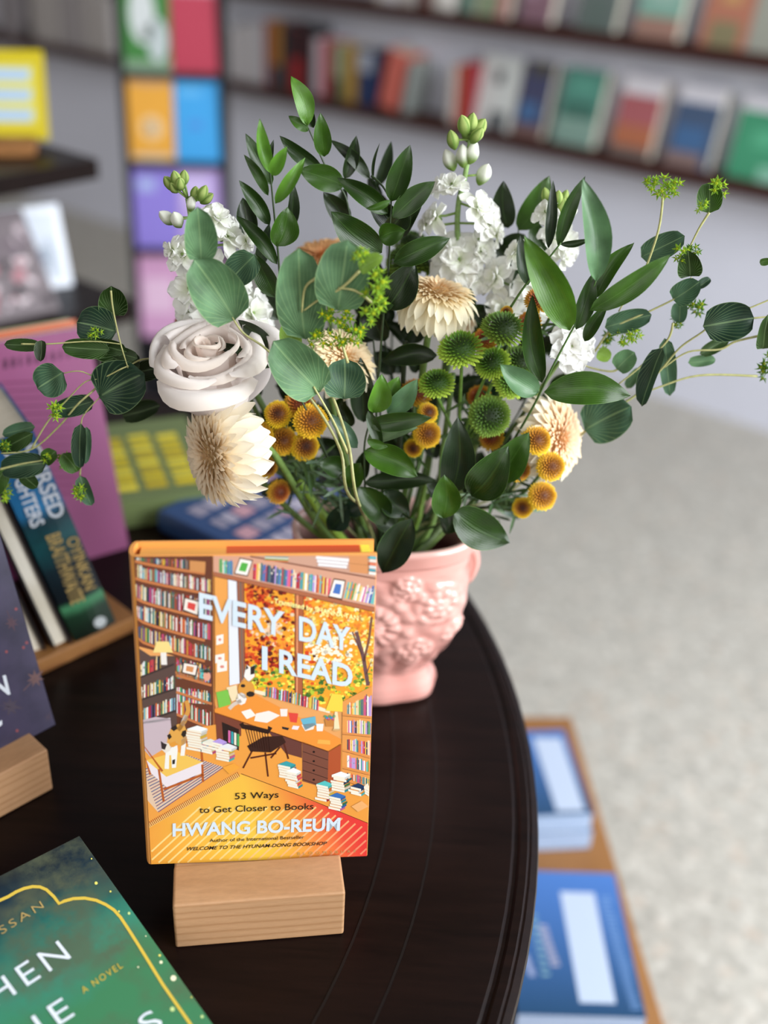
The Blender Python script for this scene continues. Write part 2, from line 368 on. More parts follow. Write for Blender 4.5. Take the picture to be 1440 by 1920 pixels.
# ================================================================== hero book
def hero():
    F = frame(V((-.135, .496, .784)), 6.76, 8.3); w, h, t = .1368, .2125, .0215
    m_, nt, b = newmat('orange_jacket'); b.inputs['Base Color'].default_value = (*H('#e39a4e'), 1); b.inputs['Roughness'].default_value = .35
    tan = m_
    # page block: tinted top edge in three tones
    pm, nt, b = newmat('tinted_top_edge'); tc = nt.nodes.new('ShaderNodeTexCoord'); sp = nt.nodes.new('ShaderNodeSeparateXYZ'); L(nt, tc.outputs['Object'], sp.inputs[0])
    dv = nt.nodes.new('ShaderNodeMath'); dv.operation = 'DIVIDE'; dv.inputs[1].default_value = w; L(nt, sp.outputs[0], dv.inputs[0])
    rr = ramp(nt, dv.outputs[0], [(0, H('#e0a050')), (.37, H('#e8a24e')), (.375, H('#c8552a')), (.935, H('#c24a22')), (.945, H('#f2e04a'))]); rr.color_ramp.interpolation = 'LINEAR'
    L(nt, rr.outputs[0], b.inputs['Base Color']); b.inputs['Roughness'].default_value = .7
    r = book_cover_facing('hardcover_book', 'hardcover Every Day I Read with illustrated library cover, standing on a pine block', F, w, h, t, tan, pg=pm)
    G = lambda x, y: (230 + x / 2.88, 990 + y / 2.88)          # measuring frame of the printed picture
    A = Art(F, G); R = random.Random(5)
    def inset(px): return px
    q = lambda s: H(s)
    # the whole jacket front in orange
    e = .0004
    b4 = [(e, e), (w - e, e), (w - e, h - e), (e, h - e)]
    A.mb.face([A.mb.vert((x, y, A.z), q('#eba561')) for x, y in b4]); A.lay()
    PAL = [q(s) for s in ('#2f6f78', '#e9e3d3', '#243a5e', '#b4243c', '#f0d9a0', '#c94b86', '#3f7f56', '#e8e8ea', '#1f2a33', '#7fb7c4', '#d86a3a', '#8d5a3a', '#f4efe0', '#5b3f6e', '#d9b23c', '#c7464c')]
    PAL2 = [q(s) for s in ('#d86aa6', '#3aa0a8', '#f0e6d0', '#49a45c', '#e67a3c', '#f6f6f2', '#3a6fb4', '#58c2c0', '#e8c84c', '#b79be0', '#ef5a6a', '#f6d9b0')]
    ink = q('#4a2314'); plank = q('#b9643a')
    def shelf_books(top, bot, x0, x1, pal, wmin=6, wmax=12, slant=0, fill=.86):
        wmin *= .72; wmax *= .72
        """top(x), bot(x): lines; upright spines between them"""
        x = x0
        while x < x1 - 2:
            wd = R.uniform(wmin, wmax); xe = min(x + wd, x1); hb = bot(x) - top(x); k = R.uniform(fill - .2, fill)
            tp = lambda X: bot(X) - hb * k
            A.poly([(x + slant, tp(x)), (xe - 1 + slant, tp(xe)), (xe - 1, bot(xe)), (x, bot(x))], R.choice(pal))
            if R.random() < .5:
                yy = tp(x) + hb * k * R.uniform(.2, .5); A.z += .000006
                A.poly([(x + 1.5 + slant * .7, yy), (xe - 2.5 + slant * .7, yy), (xe - 2.5 + slant * .5, yy + hb * .1), (x + 1.5 + slant * .5, yy + hb * .1)], R.choice(pal)); A.z -= .000006
            x = xe
    ln = lambda a, b: (lambda x: a[1] + (b[1] - a[1]) * (x - a[0]) / (b[0] - a[0]))
    # tall curved bookcase on the left
    lo = [140, 262, 372, 482, 590, 690]; ro = [190, 350, 487, 615, 725, 835]
    A.poly([(60, 150), (485, 150), (490, 1130), (290, 1130), (280, 690), (72, 640)], q('#6a3a28')); A.lay()
    def curve(a, b): return lambda x: a + (b - a) * (max(0, (x - 65)) / 415) ** .82
    rows = [(150, 150, 172, 245), (176, 249, 264, 352), (270, 358, 374, 490), (380, 492, 482, 610), (488, 616, 590, 722), (596, 728, 690, 830)]
    for i, (lt, rt_, lb, rb) in enumerate(rows):
        x1 = 475; x0 = 70 if i < 5 else 290
        shelf_books(curve(lt + 4, rt_ + 6), curve(lb - 4, rb - 4), x0, x1 if i else 350, PAL, 6, 11)
    A.lay()
    for i, (lt, rt_, lb, rb) in enumerate(rows):
        f = curve(lb, rb); pts = [(x, f(x) + 6) for x in range(66, 486, 42)]
        A.ribbon(pts, 17, q('#c87a48')); A.z += .00001; A.ribbon([(x, y + 9) for x, y in pts], 2.2, ink); A.ribbon([(x, y - 8) for x, y in pts], 1.6, ink); A.z -= .00001
    for (t0, t1, b0, b1) in ((840, 838, 925, 950), (968, 960, 1030, 1068)):
        shelf_books(ln((290, t0 - 130), (480, t1 - 90)), ln((290, t0 - 30), (480, b1 - 115)), 292, 476, PAL2 + PAL, 7, 12)
    shelf_books(ln((290, 905), (480, 975)), ln((290, 1000), (480, 1075)), 292, 476, PAL, 7, 12)
    A.lay()
    for a, b in (((288, 795), (480, 850)), ((288, 885), (482, 950)), ((288, 1005), (482, 1085))): A.line([a, b], 14, q('#c87a48')); A.z += .00001; A.line([(a[0], a[1] + 8), (b[0], b[1] + 8)], 2, ink); A.z -= .00001
    # framed picture, plant pot, box on the case
    A.lay()
    for fr in (((330, 370), (425, 395), (410, 478), (320, 445)), ((325, 722), (412, 738), (398, 802), (315, 782))):
        A.poly(fr, q('#4b2a20')); cx = sum(p[0] for p in fr) / 4; cy = sum(p[1] for p in fr) / 4
        A.z += .00001; A.poly([(cx + (x - cx) * .82, cy + (y - cy) * .82) for x, y in fr], q('#f3e7dc')); A.z += .00001; A.poly([(cx + (x - cx) * .45, cy + (y - cy) * .45) for x, y in fr], q('#d94a44') if fr[0][1] < 500 else q('#d8905a')); A.z -= .00002
    A.poly([(362, 175), (448, 182), (445, 242), (362, 232)], q('#cf8f56')); A.disc(455, 800, 20, 26, q('#e7a58c'))
    for k in range(9): a = -PI / 2 + (k - 4) * .33; A.line([(453, 782), (453 + 34 * math.cos(a), 782 + 36 * math.sin(a))], 5, q('#2f3c2a'))
    # dark low shelf
    A.lay(); A.poly([(78, 650), (150, 690), (282, 690), (296, 1135), (98, 1035)], q('#5c4640')); A.lay()
    for (a, b, t_) in (((85, 805), (276, 735), 90), ((92, 925), (284, 868), 90), ((98, 1045), (290, 985), 90)):
        f = ln(a, b); shelf_books(lambda x, f=f, t_=t_: f(x) - t_, f, a[0] + 2, b[0] - (70 if a[1] < 850 else 5), PAL, 8, 13)
        A.z += .00001; A.line([a, b], 11, q('#3d302e')); A.z -= .00001
    A.lay(); A.poly([(205, 672), (236, 672), (240, 738), (208, 738)], q('#efe8e2')); A.poly([(185, 612), (248, 612), (272, 672), (164, 672)], q('#f4d98a'))
    # wall with notes, curtain, window
    A.lay(); A.poly([(487, 150), (560, 155), (620, 900), (500, 960), (490, 900)], q('#eea352'))
    A.poly([(487, 150), (497, 150), (503, 1100), (492, 1100)], q('#a85a34')); A.lay()
    for x, y, w_, h_ in ((525, 602, 38, 50), (525, 703, 50, 44), (537, 748, 54, 52)): A.poly([(x - w_ / 2, y - h_ / 2 + 5), (x + w_ / 2, y - h_ / 2 - 5), (x + w_ / 2, y + h_ / 2 - 5), (x - w_ / 2, y + h_ / 2 + 5)], q('#f8efe6')); A.z += .00001; A.disc(x, y, w_ * .22, h_ * .16, q('#e08a7a'), 8); A.z -= .00001
    A.poly([(655, 285), (1378, 440), (1365, 905), (1140, 1000), (715, 880), (660, 800)], q('#f3a12c'))
    A.lay()
    left = [q(s) for s in ('#c2331a', '#d9481f', '#8e1f14', '#e5672a', '#5e1a16', '#f08a30')]; mid = [q(s) for s in ('#f6b52e', '#ee7a26', '#fbd254', '#e45a22', '#f9e07a', '#d84a20')]
    right = [q(s) for s in ('#fbe58c', '#f6c243', '#f39a2e', '#fff3c0', '#f9d24e', '#e8812c')]; low = [q(s) for s in ('#f4d92e', '#b7c93a', '#6f9a34', '#f7ea5a', '#e9b52c', '#3f6f2c')]
    def inwin(x, y): return 660 < x < 1362 and y > 292 + (x - 655) * .214 and y < (875 if x < 760 else 905 + (x - 760) * .12 if x < 1120 else 985 - (x - 1120) * .35)
    for layer in range(3):
        for k in range(620):
            x = R.uniform(662, 1360); y = R.uniform(300, 1000)
            if not inwin(x, y): continue
            u = (x - 660) / 700 + R.gauss(0, .12); lowp = y > 770 + R.gauss(0, 50)
            pal = low if lowp else left if u < .34 else mid if u < .55 else right
            g = math.exp(-(((x - 1130) / 120) ** 2 + ((y - 660) / 75) ** 2)); c = R.choice(pal)
            if R.random() < g * 1.2: c = mix(c, q('#fffbe8'), .88)
            g2 = math.exp(-(((x - 790) / 80) ** 2 + ((y - 540) / 60) ** 2))
            if R.random() < g2 * .9: c = mix(c, q('#ffe9c8'), .75)
            s_ = R.uniform(5, 15) * (1.25 - .2 * layer); A.disc(x, y, s_, s_ * R.uniform(.6, 1), c, R.choice((5, 6, 7)), R.random() * 6)
        A.lay(.000008)
    A.line([(1325, 850), (1300, 700), (1262, 560)], 20, q('#6b4a4c')); A.line([(1302, 720), (1330, 600), (1345, 480)], 13, q('#7d5040')); A.line([(1290, 680), (1240, 560)], 8, q('#6b4a4c')); A.line([(1315, 790), (1362, 690)], 8, q('#7a5548'))
    A.lay()
    A.poly([(930, 345), (978, 355), (972, 935), (930, 915)], q('#b0603c')); A.z += .00001; A.poly([(940, 350), (948, 350), (944, 915), (938, 915)], q('#f0a070')); A.line([(930, 345), (930, 912)], 3, ink); A.line([(977, 355), (971, 930)], 3, ink); A.z -= .00001
    A.poly([(568, 275), (615, 285), (632, 838), (576, 850)], q('#e9ebf3')); A.poly([(615, 285), (657, 292), (662, 800), (632, 838)], q('#9c6048'))
    A.z += .00001; A.line([(618, 290), (634, 835)], 3, ink); A.line([(636, 290), (648, 820)], 5, q('#5e6a66')); A.line([(655, 292), (660, 800)], 3, ink); A.line([(568, 275), (576, 850)], 2, ink); A.z -= .00001
    A.poly([(712, 872), (960, 925), (1120, 985), (1118, 1000), (712, 890)], q('#f6e6c4'))
    # long shelf over the window
    A.lay(); A.poly([(490, 150), (1382, 150), (1378, 450), (490, 250)], q('#d9a288')); A.lay()
    f2 = ln((520, 238), (1375, 415)); 
    def f2t(x): return f2(x) - (88 if x < 700 else 100)
    shelf_books(f2t, f2, 522, 596, PAL2, 8, 14, 0, .95); shelf_books(f2t, f2, 702, 1120, PAL2 + PAL[:4], 9, 17, 5, .98); shelf_books(f2t, f2, 1195, 1372, PAL2, 9, 17, 22, .95)
    A.lay(); A.poly([(490, 236), (1378, 428), (1376, 452), (490, 258)], q('#b26a4a')); A.line([(490, 258), (1376, 452)], 3, ink); A.line([(490, 236), (1378, 428)], 2, ink)
    for fr, cc in ((((632, 158), (705, 172), (675, 262), (600, 248)), '#58b04a'), (((1140, 270), (1205, 280), (1185, 388), (1108, 372)), '#4a76c0')):
        A.poly(fr, q('#5a3426')); cx = sum(p[0] for p in fr) / 4; cy = sum(p[1] for p in fr) / 4
        A.z += .00001; A.poly([(cx + (x - cx) * .86, cy + (y - cy) * .86) for x, y in fr], q('#faf2ea')); A.z += .00001; A.poly([(cx + (x - cx) * .5, cy + (y - cy) * .5) for x, y in fr], q(cc)); A.z -= .00002
    A.poly([(690, 150), (1382, 150), (1382, 268)], q('#cfa08a')); A.lay()
    A.line([(690, 152), (1380, 272)], 9, q('#8b5a48')); A.z += .00001
    for k in range(4): A.poly([(770, 150 + k * 7), (900, 156 + k * 7), (890, 161 + k * 7), (765, 155 + k * 7)], PAL2[k + 1])
    for k in range(3): A.poly([(1045 + k * 6, 150 + k * 19), (1222 - k * 5, 165 + k * 19), (1220 - k * 5, 182 + k * 19), (1042 + k * 6, 166 + k * 19)], q('#f4eff0')); A.line([(1045, 167 + k * 18), (1220, 184 + k * 18)], 2, q('#6b5a66'))
    A.poly([(1222, 150), (1335, 150), (1330, 248), (1226, 236)], q('#d99460')); A.line([(1222, 190), (1335, 200)], 2, ink)
    for k in range(6): A.poly([(1325, 150 + k * 17), (1382, 155 + k * 17), (1382, 168 + k * 17), (1322, 163 + k * 17)], [q(s) for s in ('#54b8c4', '#f2e6dc', '#e2795a', '#dfe6ea', '#3f9fb0', '#f6f0e8')][k])
    # floor, rugs
    A.lay(); A.poly([(98, 1130), (500, 1060), (1190, 1160), (1345, 1400), (1335, 1600), (640, 1330), (130, 1600)], q('#ee9f45'))
    A.lay()
    A.poly([(112, 1300), (350, 1225), (545, 1290), (190, 1532), (125, 1470)], q('#e4c3a8')); A.z += .00001
    for k in range(16):
        a = k / 15; A.line([(112 + 80 * a, 1300 + 232 * a), (350 + 195 * a, 1225 + 65 * a)], 5, q('#7c5072') if k % 2 else q('#4f5a8c'))
    A.z -= .00001
    yb = 1822; A.lay()
    cy_, cr_ = q('#f3b73e'), q('#e5413a')
    for i in range(12):                                         # big rug: printed yellow to red blend
        a0, a1 = i / 12, (i + 1) / 12
        def top(a):
            x = 138 + (1333 - 138) * a
            return (x, 1600 + (1325 - 1600) * (x - 138) / 502) if x < 640 else (x, 1325 + (1592 - 1325) * (x - 640) / 693)
        def bot_(a): x = 148 + (1332 - 148) * a; return (x, 1822 - 45 * a)
        col = lambda a, v: mix(mix(q('#efa03c'), q('#f6cd4a'), min(1, a * 2)), q('#e63f3a'), max(0, min(1, (a - .36) * 2.3 - v * .3)))
        A.poly([top(a0), top(a1), bot_(a1), bot_(a0)], None, [col(a0, 0), col(a1, 0), col(a1, 1.2), col(a0, 1.2)])
    A.z += .00001
    for k in range(26):
        x = 90 + k * 52; y0 = 1815; x2 = x + 330; y2 = y0 - 300
        # clip stripes to the rug
        ts = [i / 20 for i in range(21)]; ins_ = [(x + (x2 - x) * t_, y0 - 10 + (y2 - y0) * t_) for t_ in ts]
        ins_ = [p for p in ins_ if 150 < p[0] < 1325 and p[1] > (1612 + (1340 - 1612) * (p[0] - 138) / 502 if p[0] < 640 else 1342 + (p[0] - 640) * .385) and p[1] < 1812 - 40 * (p[0] - 148) / 1184]
        if len(ins_) > 2: A.ribbon(ins_, 9, mix(q('#f9d888'), q('#f08a6a'), min(1, max(0, (x - 500) / 700))))
    A.ribbon([(132, 1606), (380, 1468), (625, 1330)], 26, q('#f2bf6c')); A.z += .00001
    for k in range(56): a = k / 55; x = 135 + 490 * a; y = 1604 - 276 * a; A.line([(x - 8, y - 12), (x + 6, y + 12)], 4, q('#9a3f24'))
    A.line([(640, 1325), (1000, 1460), (1332, 1592)], 3, ink)
    # armchair with a calico cat
    A.lay(); A.poly([(98, 1035), (180, 1018), (258, 1028), (272, 1160), (150, 1235), (105, 1200)], q('#c9b4bc')); A.line([(100, 1050), (258, 1030)], 14, q('#efe6ea'))
    A.poly([(128, 1252), (292, 1205), (432, 1262), (236, 1342)], q('#f2c25a')); A.poly([(128, 1252), (236, 1342), (432, 1262), (434, 1318), (238, 1398), (140, 1310)], q('#ece0e6'))
    A.z += .00001
    for a, b in (((110, 1180), (215, 1312)), ((195, 1300), (222, 1475)), ((430, 1275), (434, 1370)), ((300, 1130), (430, 1195)), ((425, 1190), (430, 1260)), ((118, 1240), (150, 1330)), ((222, 1410), (434, 1330))): A.line([a, b], 12, q('#b85a22'))
    A.lay(); A.ribbon([(300, 1090), (335, 1040), (355, 980), (345, 930)], 24, q('#d99a48')); A.ribbon([(320, 1065), (345, 1010)], 24, q('#f4efe8'))
    A.poly([(262, 1078), (300, 1056), (335, 1062), (346, 1100), (342, 1160), (318, 1175), (285, 1160), (258, 1190), (236, 1180), (244, 1120)], q('#e2a54e'))
    A.poly([(318, 1140), (344, 1120), (340, 1180), (334, 1228), (312, 1228), (316, 1185)], q('#f4efe8')); A.poly([(250, 1160), (292, 1152), (298, 1195), (288, 1292), (266, 1294), (262, 1225), (252, 1225), (250, 1300), (226, 1298), (232, 1215), (222, 1190)], q('#f4efe8'))
    A.z += .00001; A.poly([(258, 1080), (290, 1062), (296, 1082), (276, 1096)], q('#2e221e')); A.poly([(240, 1118), (256, 1108), (266, 1126), (250, 1142)], q('#2e221e')); A.poly([(322, 1096), (342, 1088), (345, 1118), (328, 1130), (316, 1116)], q('#2e221e')); A.poly([(268, 1252), (284, 1246), (282, 1272), (268, 1274)], q('#2e221e'))
    A.poly([(208, 1150), (222, 1160), (244, 1160), (262, 1172), (256, 1200), (232, 1214), (212, 1196)], q('#eadfd2')); A.z += .00001; A.poly([(206, 1148), (222, 1160), (240, 1166), (228, 1196), (211, 1190)], q('#33262a')); A.poly([(250, 1162), (284, 1150), (300, 1168), (272, 1182), (256, 1176)], q('#e39a3a')); A.z -= .00002
    # desk, drawers, chair
    A.lay(); A.poly([(497, 975), (720, 900), (1182, 1140), (1176, 1170), (1110, 1205), (497, 995)], q('#f0953a')); A.line([(497, 995), (1110, 1205), (1178, 1165)], 6, q('#8a3f1c'))
    A.poly([(500, 1000), (640, 1045), (640, 1120), (510, 1170)], q('#7a4030')); A.poly([(535, 1045), (628, 1085), (628, 1200), (545, 1165)], q('#2e2422')); A.poly([(780, 1090), (968, 1155), (968, 1240), (880, 1215)], q('#6a3c34'))
    A.poly([(970, 1150), (1112, 1207), (1106, 1405), (970, 1365)], q('#7c4a3a')); A.poly([(1112, 1207), (1180, 1168), (1176, 1345), (1106, 1405)], q('#b4542e')); A.z += .00001
    for k in range(4):
        y = 1205 + k * 50; A.line([(972, y), (1108, y + 46)], 3, q('#3a201a')); A.disc(1032, y + 2, 7, 6, q('#241512'), 8)
    for k in range(4): A.poly([(570 + k * 16, 1090 + k * 6), (582 + k * 16, 1094 + k * 6), (582 + k * 16, 1160 + k * 6), (570 + k * 16, 1155 + k * 6)], PAL2[k]); 
    A.lay(); A.ribbon([(640, 1052), (650, 1070), (720, 1082), (785, 1098), (797, 1072)], 26, q('#2c1712'))
    for k in range(9): A.line([(662 + k * 15, 1075 + k * 3), (690 + k * 13, 1180 + k * 3)], 4, q('#4a2418'))
    A.poly([(672, 1175), (760, 1125), (862, 1120), (882, 1155), (800, 1210), (690, 1205)], q('#3a1d16'))
    for a, b in (((700, 1200), (650, 1295)), ((770, 1210), (785, 1340)), ((870, 1160), (895, 1245)), ((690, 1240), (830, 1215)), ((800, 1240), (850, 1180))): A.line([a, b], 9, q('#5a2616'))
    # things on the desk
    A.lay(); shelf_books(ln((770, 845), (1060, 915)), ln((770, 905), (1060, 985)), 772, 1058, PAL2 + PAL, 7, 12, 3, .98)
    A.poly([(505, 885), (570, 870), (585, 950), (520, 970)], q('#7fc24e')); A.poly([(560, 860), (615, 845), (625, 920), (590, 935)], q('#f4ddb4')); A.poly([(640, 990), (690, 975), (720, 1010), (670, 1030)], q('#f6eee6')); A.poly([(720, 1000), (790, 985), (850, 1010), (780, 1050), (710, 1040)], q('#f3eae2'))
    A.poly([(850, 975), (890, 975), (888, 1015), (854, 1015)], q('#f2e8e2')); A.poly([(895, 995), (948, 1000), (940, 1050), (905, 1045)], q('#e2483c')); A.poly([(960, 1030), (1040, 1015), (1045, 1060), (985, 1090)], q('#6ab4cc')); A.poly([(965, 1060), (1040, 1050), (1030, 1085), (985, 1095)], q('#f0e4da'))
    A.poly([(1045, 1055), (1085, 1055), (1080, 1095), (1048, 1095)], q('#f4ece8')); A.poly([(1090, 1030), (1145, 1030), (1138, 1070), (1098, 1070)], q('#c9823e'))
    for k in range(7): A.disc(1095 + k * 8, 1015 + (k % 3) * 8, 9, 7, (q('#5aa06a'), q('#4a8ac0'), q('#e06a8a'))[k % 3], 6)
    A.poly([(1130, 892), (1180, 897), (1204, 992), (1096, 984)], q('#f8d44a')); A.poly([(1145, 990), (1160, 990), (1172, 1085), (1140, 1085)], q('#f2e0b4')); A.disc(1155, 1088, 22, 8, q('#d8a468'))
    A.poly([(860, 1070), (900, 1078), (892, 1090), (862, 1083)], q('#26232a')); A.poly([(920, 1065), (955, 1068), (945, 1088), (912, 1084)], q('#f0e6ea')); A.poly([(1055, 1140), (1120, 1145), (1122, 1168), (1050, 1162)], q('#f0b050'))
    # calico cat by the window
    A.poly([(655, 800), (668, 735), (690, 750), (715, 735), (712, 800), (680, 830)], q('#f2ece6')); A.disc(668, 870, 46, 50, q('#e09a40'), 10); A.disc(640, 920, 30, 34, q('#f2ece6'), 8); A.ribbon([(640, 930), (600, 950), (575, 975)], 20, q('#d9c8ba'))
    A.z += .00001; A.poly([(690, 750), (715, 738), (712, 785), (690, 790)], q('#2a201e')); A.disc(690, 895, 24, 16, q('#2a201e'), 7); A.disc(650, 850, 14, 10, q('#2a201e'), 6); A.poly([(668, 735), (680, 755), (664, 765)], q('#2a201e'))
    # bookcase on the lower right
    A.lay(); A.poly([(1188, 935), (1362, 850), (1350, 1400), (1182, 1335)], q('#e79a50')); A.lay()
    for (l0, r0, l1, r1) in ((950, 870, 1000, 1015), (1020, 1035, 1100, 1115), (1125, 1140, 1190, 1230), (1215, 1255, 1285, 1320), (1310, 1345, 1345, 1400)):
        shelf_books(ln((1195, l0), (1350, r0)), ln((1195, l1), (1350, r1)), 1212, 1348, PAL2 + PAL[:6], 7, 12, 0, .95); A.z += .00001; A.line([(1186, l1 + 6), (1352, r1 + 6)], 12, q('#e0904c')); A.line([(1186, l1 + 12), (1352, r1 + 12)], 2, ink); A.z -= .00001
    # heaps of books on the floor
    A.lay()
    def heap(x, y, n, w_, k0=0):
        for k in range(n):
            c = R.choice(PAL2 + PAL[:8]); dx = R.uniform(-8, 8); yy = y - k * 14
            A.poly([(x - w_ + dx, yy), (x + w_ * .4 + dx, yy + 14), (x + w_ * .4 + dx, yy + 26), (x - w_ + dx, yy + 12)], q('#f3ead8')); A.poly([(x + w_ * .4 + dx, yy + 14), (x + w_ + dx, yy), (x + w_ + dx, yy + 11), (x + w_ * .4 + dx, yy + 26)], mul(c, .7)); A.z += .000003
        A.poly([(x - w_ + dx, yy), (x + dx * 1.2, yy - 18), (x + w_ + dx, yy), (x + w_ * .4 + dx, yy + 14)], c)
    heap(405, 1180, 8, 55); heap(465, 1195, 4, 42); heap(520, 1180, 3, 40); heap(560, 1235, 5, 50); heap(890, 1330, 5, 48); heap(925, 1380, 6, 40); heap(1090, 1450, 6, 45); heap(1180, 1400, 6, 50); heap(1160, 1500, 5, 45); heap(1265, 1420, 3, 40); heap(1325, 1420, 3, 20)
    A.poly([(540, 1290), (600, 1268), (635, 1290), (575, 1325)], q('#f2a43c')); A.poly([(1235, 1500), (1290, 1470), (1328, 1500), (1270, 1530)], q('#f0b070'))
    # keep everything inside the cover
    A.mb.c = [tuple(.80 * k for k in c) for c in A.mb.c]
    A.mb.v = [(min(max(x, .0003), w - .0003), min(max(y, .0003), h - .0003), z) for x, y, z in A.mb.v]
    A.mb.build('cover_illustration', M['printgloss'], r)
    Z = A.z + .00006
    def words(nm, mat, items):
        mb = MB()
        for s, p0, p1, up, kw in items:
            a, b = G(*p0), G(*p1); kw = dict(kw); kw.setdefault('z', Z); px_letter(mb, F, s, a, b, 0, up=(up[0] / 2.88, up[1] / 2.88), **kw)
        return mb.build(nm, M[mat], r)
    words('title_lettering', 'silver', [('EVERY', (412, 478), (870, 582), (0, -138), dict(bold=.025)), ('DAY', (952, 600), (1228, 662), (0, -132), dict(bold=.025)), ('I', (752, 757), (782, 763), (0, -128), dict(bold=.025)), ('READ', (845, 775), (1240, 860), (0, -128), dict(bold=.025))])
    words('author_lettering', 'silver', [('HWANG BO-REUM', (270, 1660), (1172, 1628), (0, -70), dict(bold=.03))])
    words('subtitle_lettering', 'black_ink', [('53 Ways', (606, 1462), (842, 1452), (0, -36), dict(bold=.004)), ('to Get Closer to Books', (414, 1536), (1030, 1515), (0, -36), dict(bold=.004)),
          ('Author of the International Bestseller', (470, 1693), (980, 1674), (0, -19), dict(bold=.004)), ('WELCOME TO THE HYUNAM-DONG BOOKSHOP', (348, 1738), (1103, 1708), (0, -19), dict(bold=.01, shear=.3))])
    words('publisher_lettering', 'dull_gold', [('BLOOMSBURY', (945, 1762), (1262, 1748), (0, -15), dict(bold=0, space=2.0))])
    words('translator_lettering', 'pale_yellow_ink', [('Translated by SHANNA TAN', (818, 402), (1272, 498), (0, -28), dict(bold=.012))])
    return r

def pine_block(label, M0, w, d, h, slot, sw, sd=.005, mat='pine'):
    r = thing('wooden_display_block', label, 'book stand', M=M0)
    prof = [(0, 0), (d, 0), (d, h), (slot + sw, h), (slot + sw - .0005, h - sd), (slot, h - sd), (slot, h), (0, h)]
    mb = MB()
    a = [mb.vert((0, y, z)) for y, z in prof]; b = [mb.vert((w, y, z)) for y, z in prof]; n = len(prof)
    for i in range(n): j = (i + 1) % n; mb.face((a[i], b[i], b[j], a[j]))
    mb.face(a); mb.face(b[::-1]); mb.build('block', M[mat], r, bevel=.0016); return r
def base_frame(p, yaw):
    y = math.radians(yaw); F = Matrix.Rotation(y, 4, 'Z'); F.translation = p; return F
# ================================================================== setting
def struct(o): o['kind'] = 'structure'; return o
WA = math.radians(37); WD = V((-math.cos(WA), math.sin(WA), 0)); WN = V((-math.sin(WA), -math.cos(WA), 0)); W0 = V((.896, 3.012, 0))
def wpt(s, off, z): p = W0 + WD * s + WN * off; return V((p.x, p.y, z))
def on_wall(x, y, off): d = ray(x, y); p = CAM + d * ((W0 + WN * off - CAM).dot(WN) / d.dot(WN)); return (p - W0).dot(WD), p.z
WM = Matrix.Identity(4)                        # wall frame: x towards the right in view, y into the room, z up
for i in range(3): WM[i][0] = -WD[i]; WM[i][1] = WN[i]; WM[i][3] = W0[i]
mb = MB(); mb.box((-4.5, -4, -.05), (5, 7, 0)); struct(mb.build('floor', M['floor']))
mb = MB(); mb.box((-8, -.1, 0), (3.2, 0, 2.9), WM); struct(mb.build('wall_back', M['wall']))

# ------------------------------------------------------------------ wall shelves
ZL, ZU = .668, .966                             # middle height of the two planks
def wall_shelf(z, label, s0, s1):
    F = WM @ Matrix.Translation((-s1, 0, z - .015)); r = thing('wall_shelf', label, 'shelf', M=F)
    mb = MB(); mb.box((0, 0, 0), (s1 - s0, .12, .03)); mb.build('plank', M['shelfwood'], r, bevel=.002)
    mb = MB(); mb.box((0, .1202, -.004), (s1 - s0, .124, .034)); mb.build('wall_strip', M['shelfwood'], r)
    return r
wall_shelf(ZL, 'dark red-brown lower wall shelf, the one nearest the flower tops', -1.2, 6)
wall_shelf(ZU, 'dark red-brown upper wall shelf running off the top of the picture', -1.2, 6)
def wall_book_face(label, xb, yb, shelf, c, w=.125, h=.2, t=.028, art=None, lean=13, off=.085, name='paperback_book', group=None):
    z = (ZL if shelf == 0 else ZU) + .0152; s, _ = on_wall(xb, yb, off)
    A = wpt(s + w / 2, off, z); yaw = math.degrees(math.atan2(-WD.y, -WD.x)); F = frame(A, yaw, lean)
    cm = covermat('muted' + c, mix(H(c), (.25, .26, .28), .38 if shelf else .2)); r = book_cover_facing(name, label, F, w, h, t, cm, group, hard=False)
    if art:
        mb = MB()
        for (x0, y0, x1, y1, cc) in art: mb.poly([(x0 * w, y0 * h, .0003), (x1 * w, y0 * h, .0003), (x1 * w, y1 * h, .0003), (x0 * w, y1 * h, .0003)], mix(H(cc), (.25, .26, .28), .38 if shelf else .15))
        mb.build('cover_print', M['print'], r)
    return r
lo_books = [
 ('white book with black animal patches on the lower wall shelf', 918, 250, '#dfe4e2', .13, [(.35, .62, .6, .8, '#3c4146'), (.4, .0, .85, .25, '#4d5357')]),
 ('narrow navy book facing out on the lower wall shelf', 985, 268, '#262a5c', .1, [(.2, .82, .9, 1, '#4a4436'), (0, 0, 1, .14, '#7d5b55'), (.1, .2, .7, .45, '#3a6aa0')]),
 ('green book with pale lower half facing out on the lower wall shelf', 1068, 290, '#3f8f7c', .13, [(0, 0, 1, .35, '#84a79a'), (.1, .35, .9, .55, '#2d6a5a'), (.2, .7, .8, .85, '#5aa893')]),
 ('red-pink book with white top band facing out on the lower wall shelf', 1175, 308, '#b4545a', .12, [(0, .78, 1, 1, '#eeeaf2'), (0, .1, 1, .4, '#b9683f'), (0, 0, 1, .12, '#7c6a62')]),
 ('blue book with white top band facing out on the lower wall shelf', 1280, 332, '#274a74', .125, [(0, .8, 1, 1, '#eceaf4'), (.1, .2, .8, .5, '#33659a'), (0, 0, .8, .18, '#8a6f6a')]),
 ('bright green book at the right edge of the lower wall shelf', 1402, 357, '#1f9a6a', .14, [(0, .82, 1, 1, '#e6e4ee'), (.35, .4, .75, .6, '#4fb487'), (.6, 0, 1, .18, '#8ccab0')]),
]
for lb, x, y, c, w, art in lo_books: wall_book_face(lb, x, y, 0, c, w, art=art)
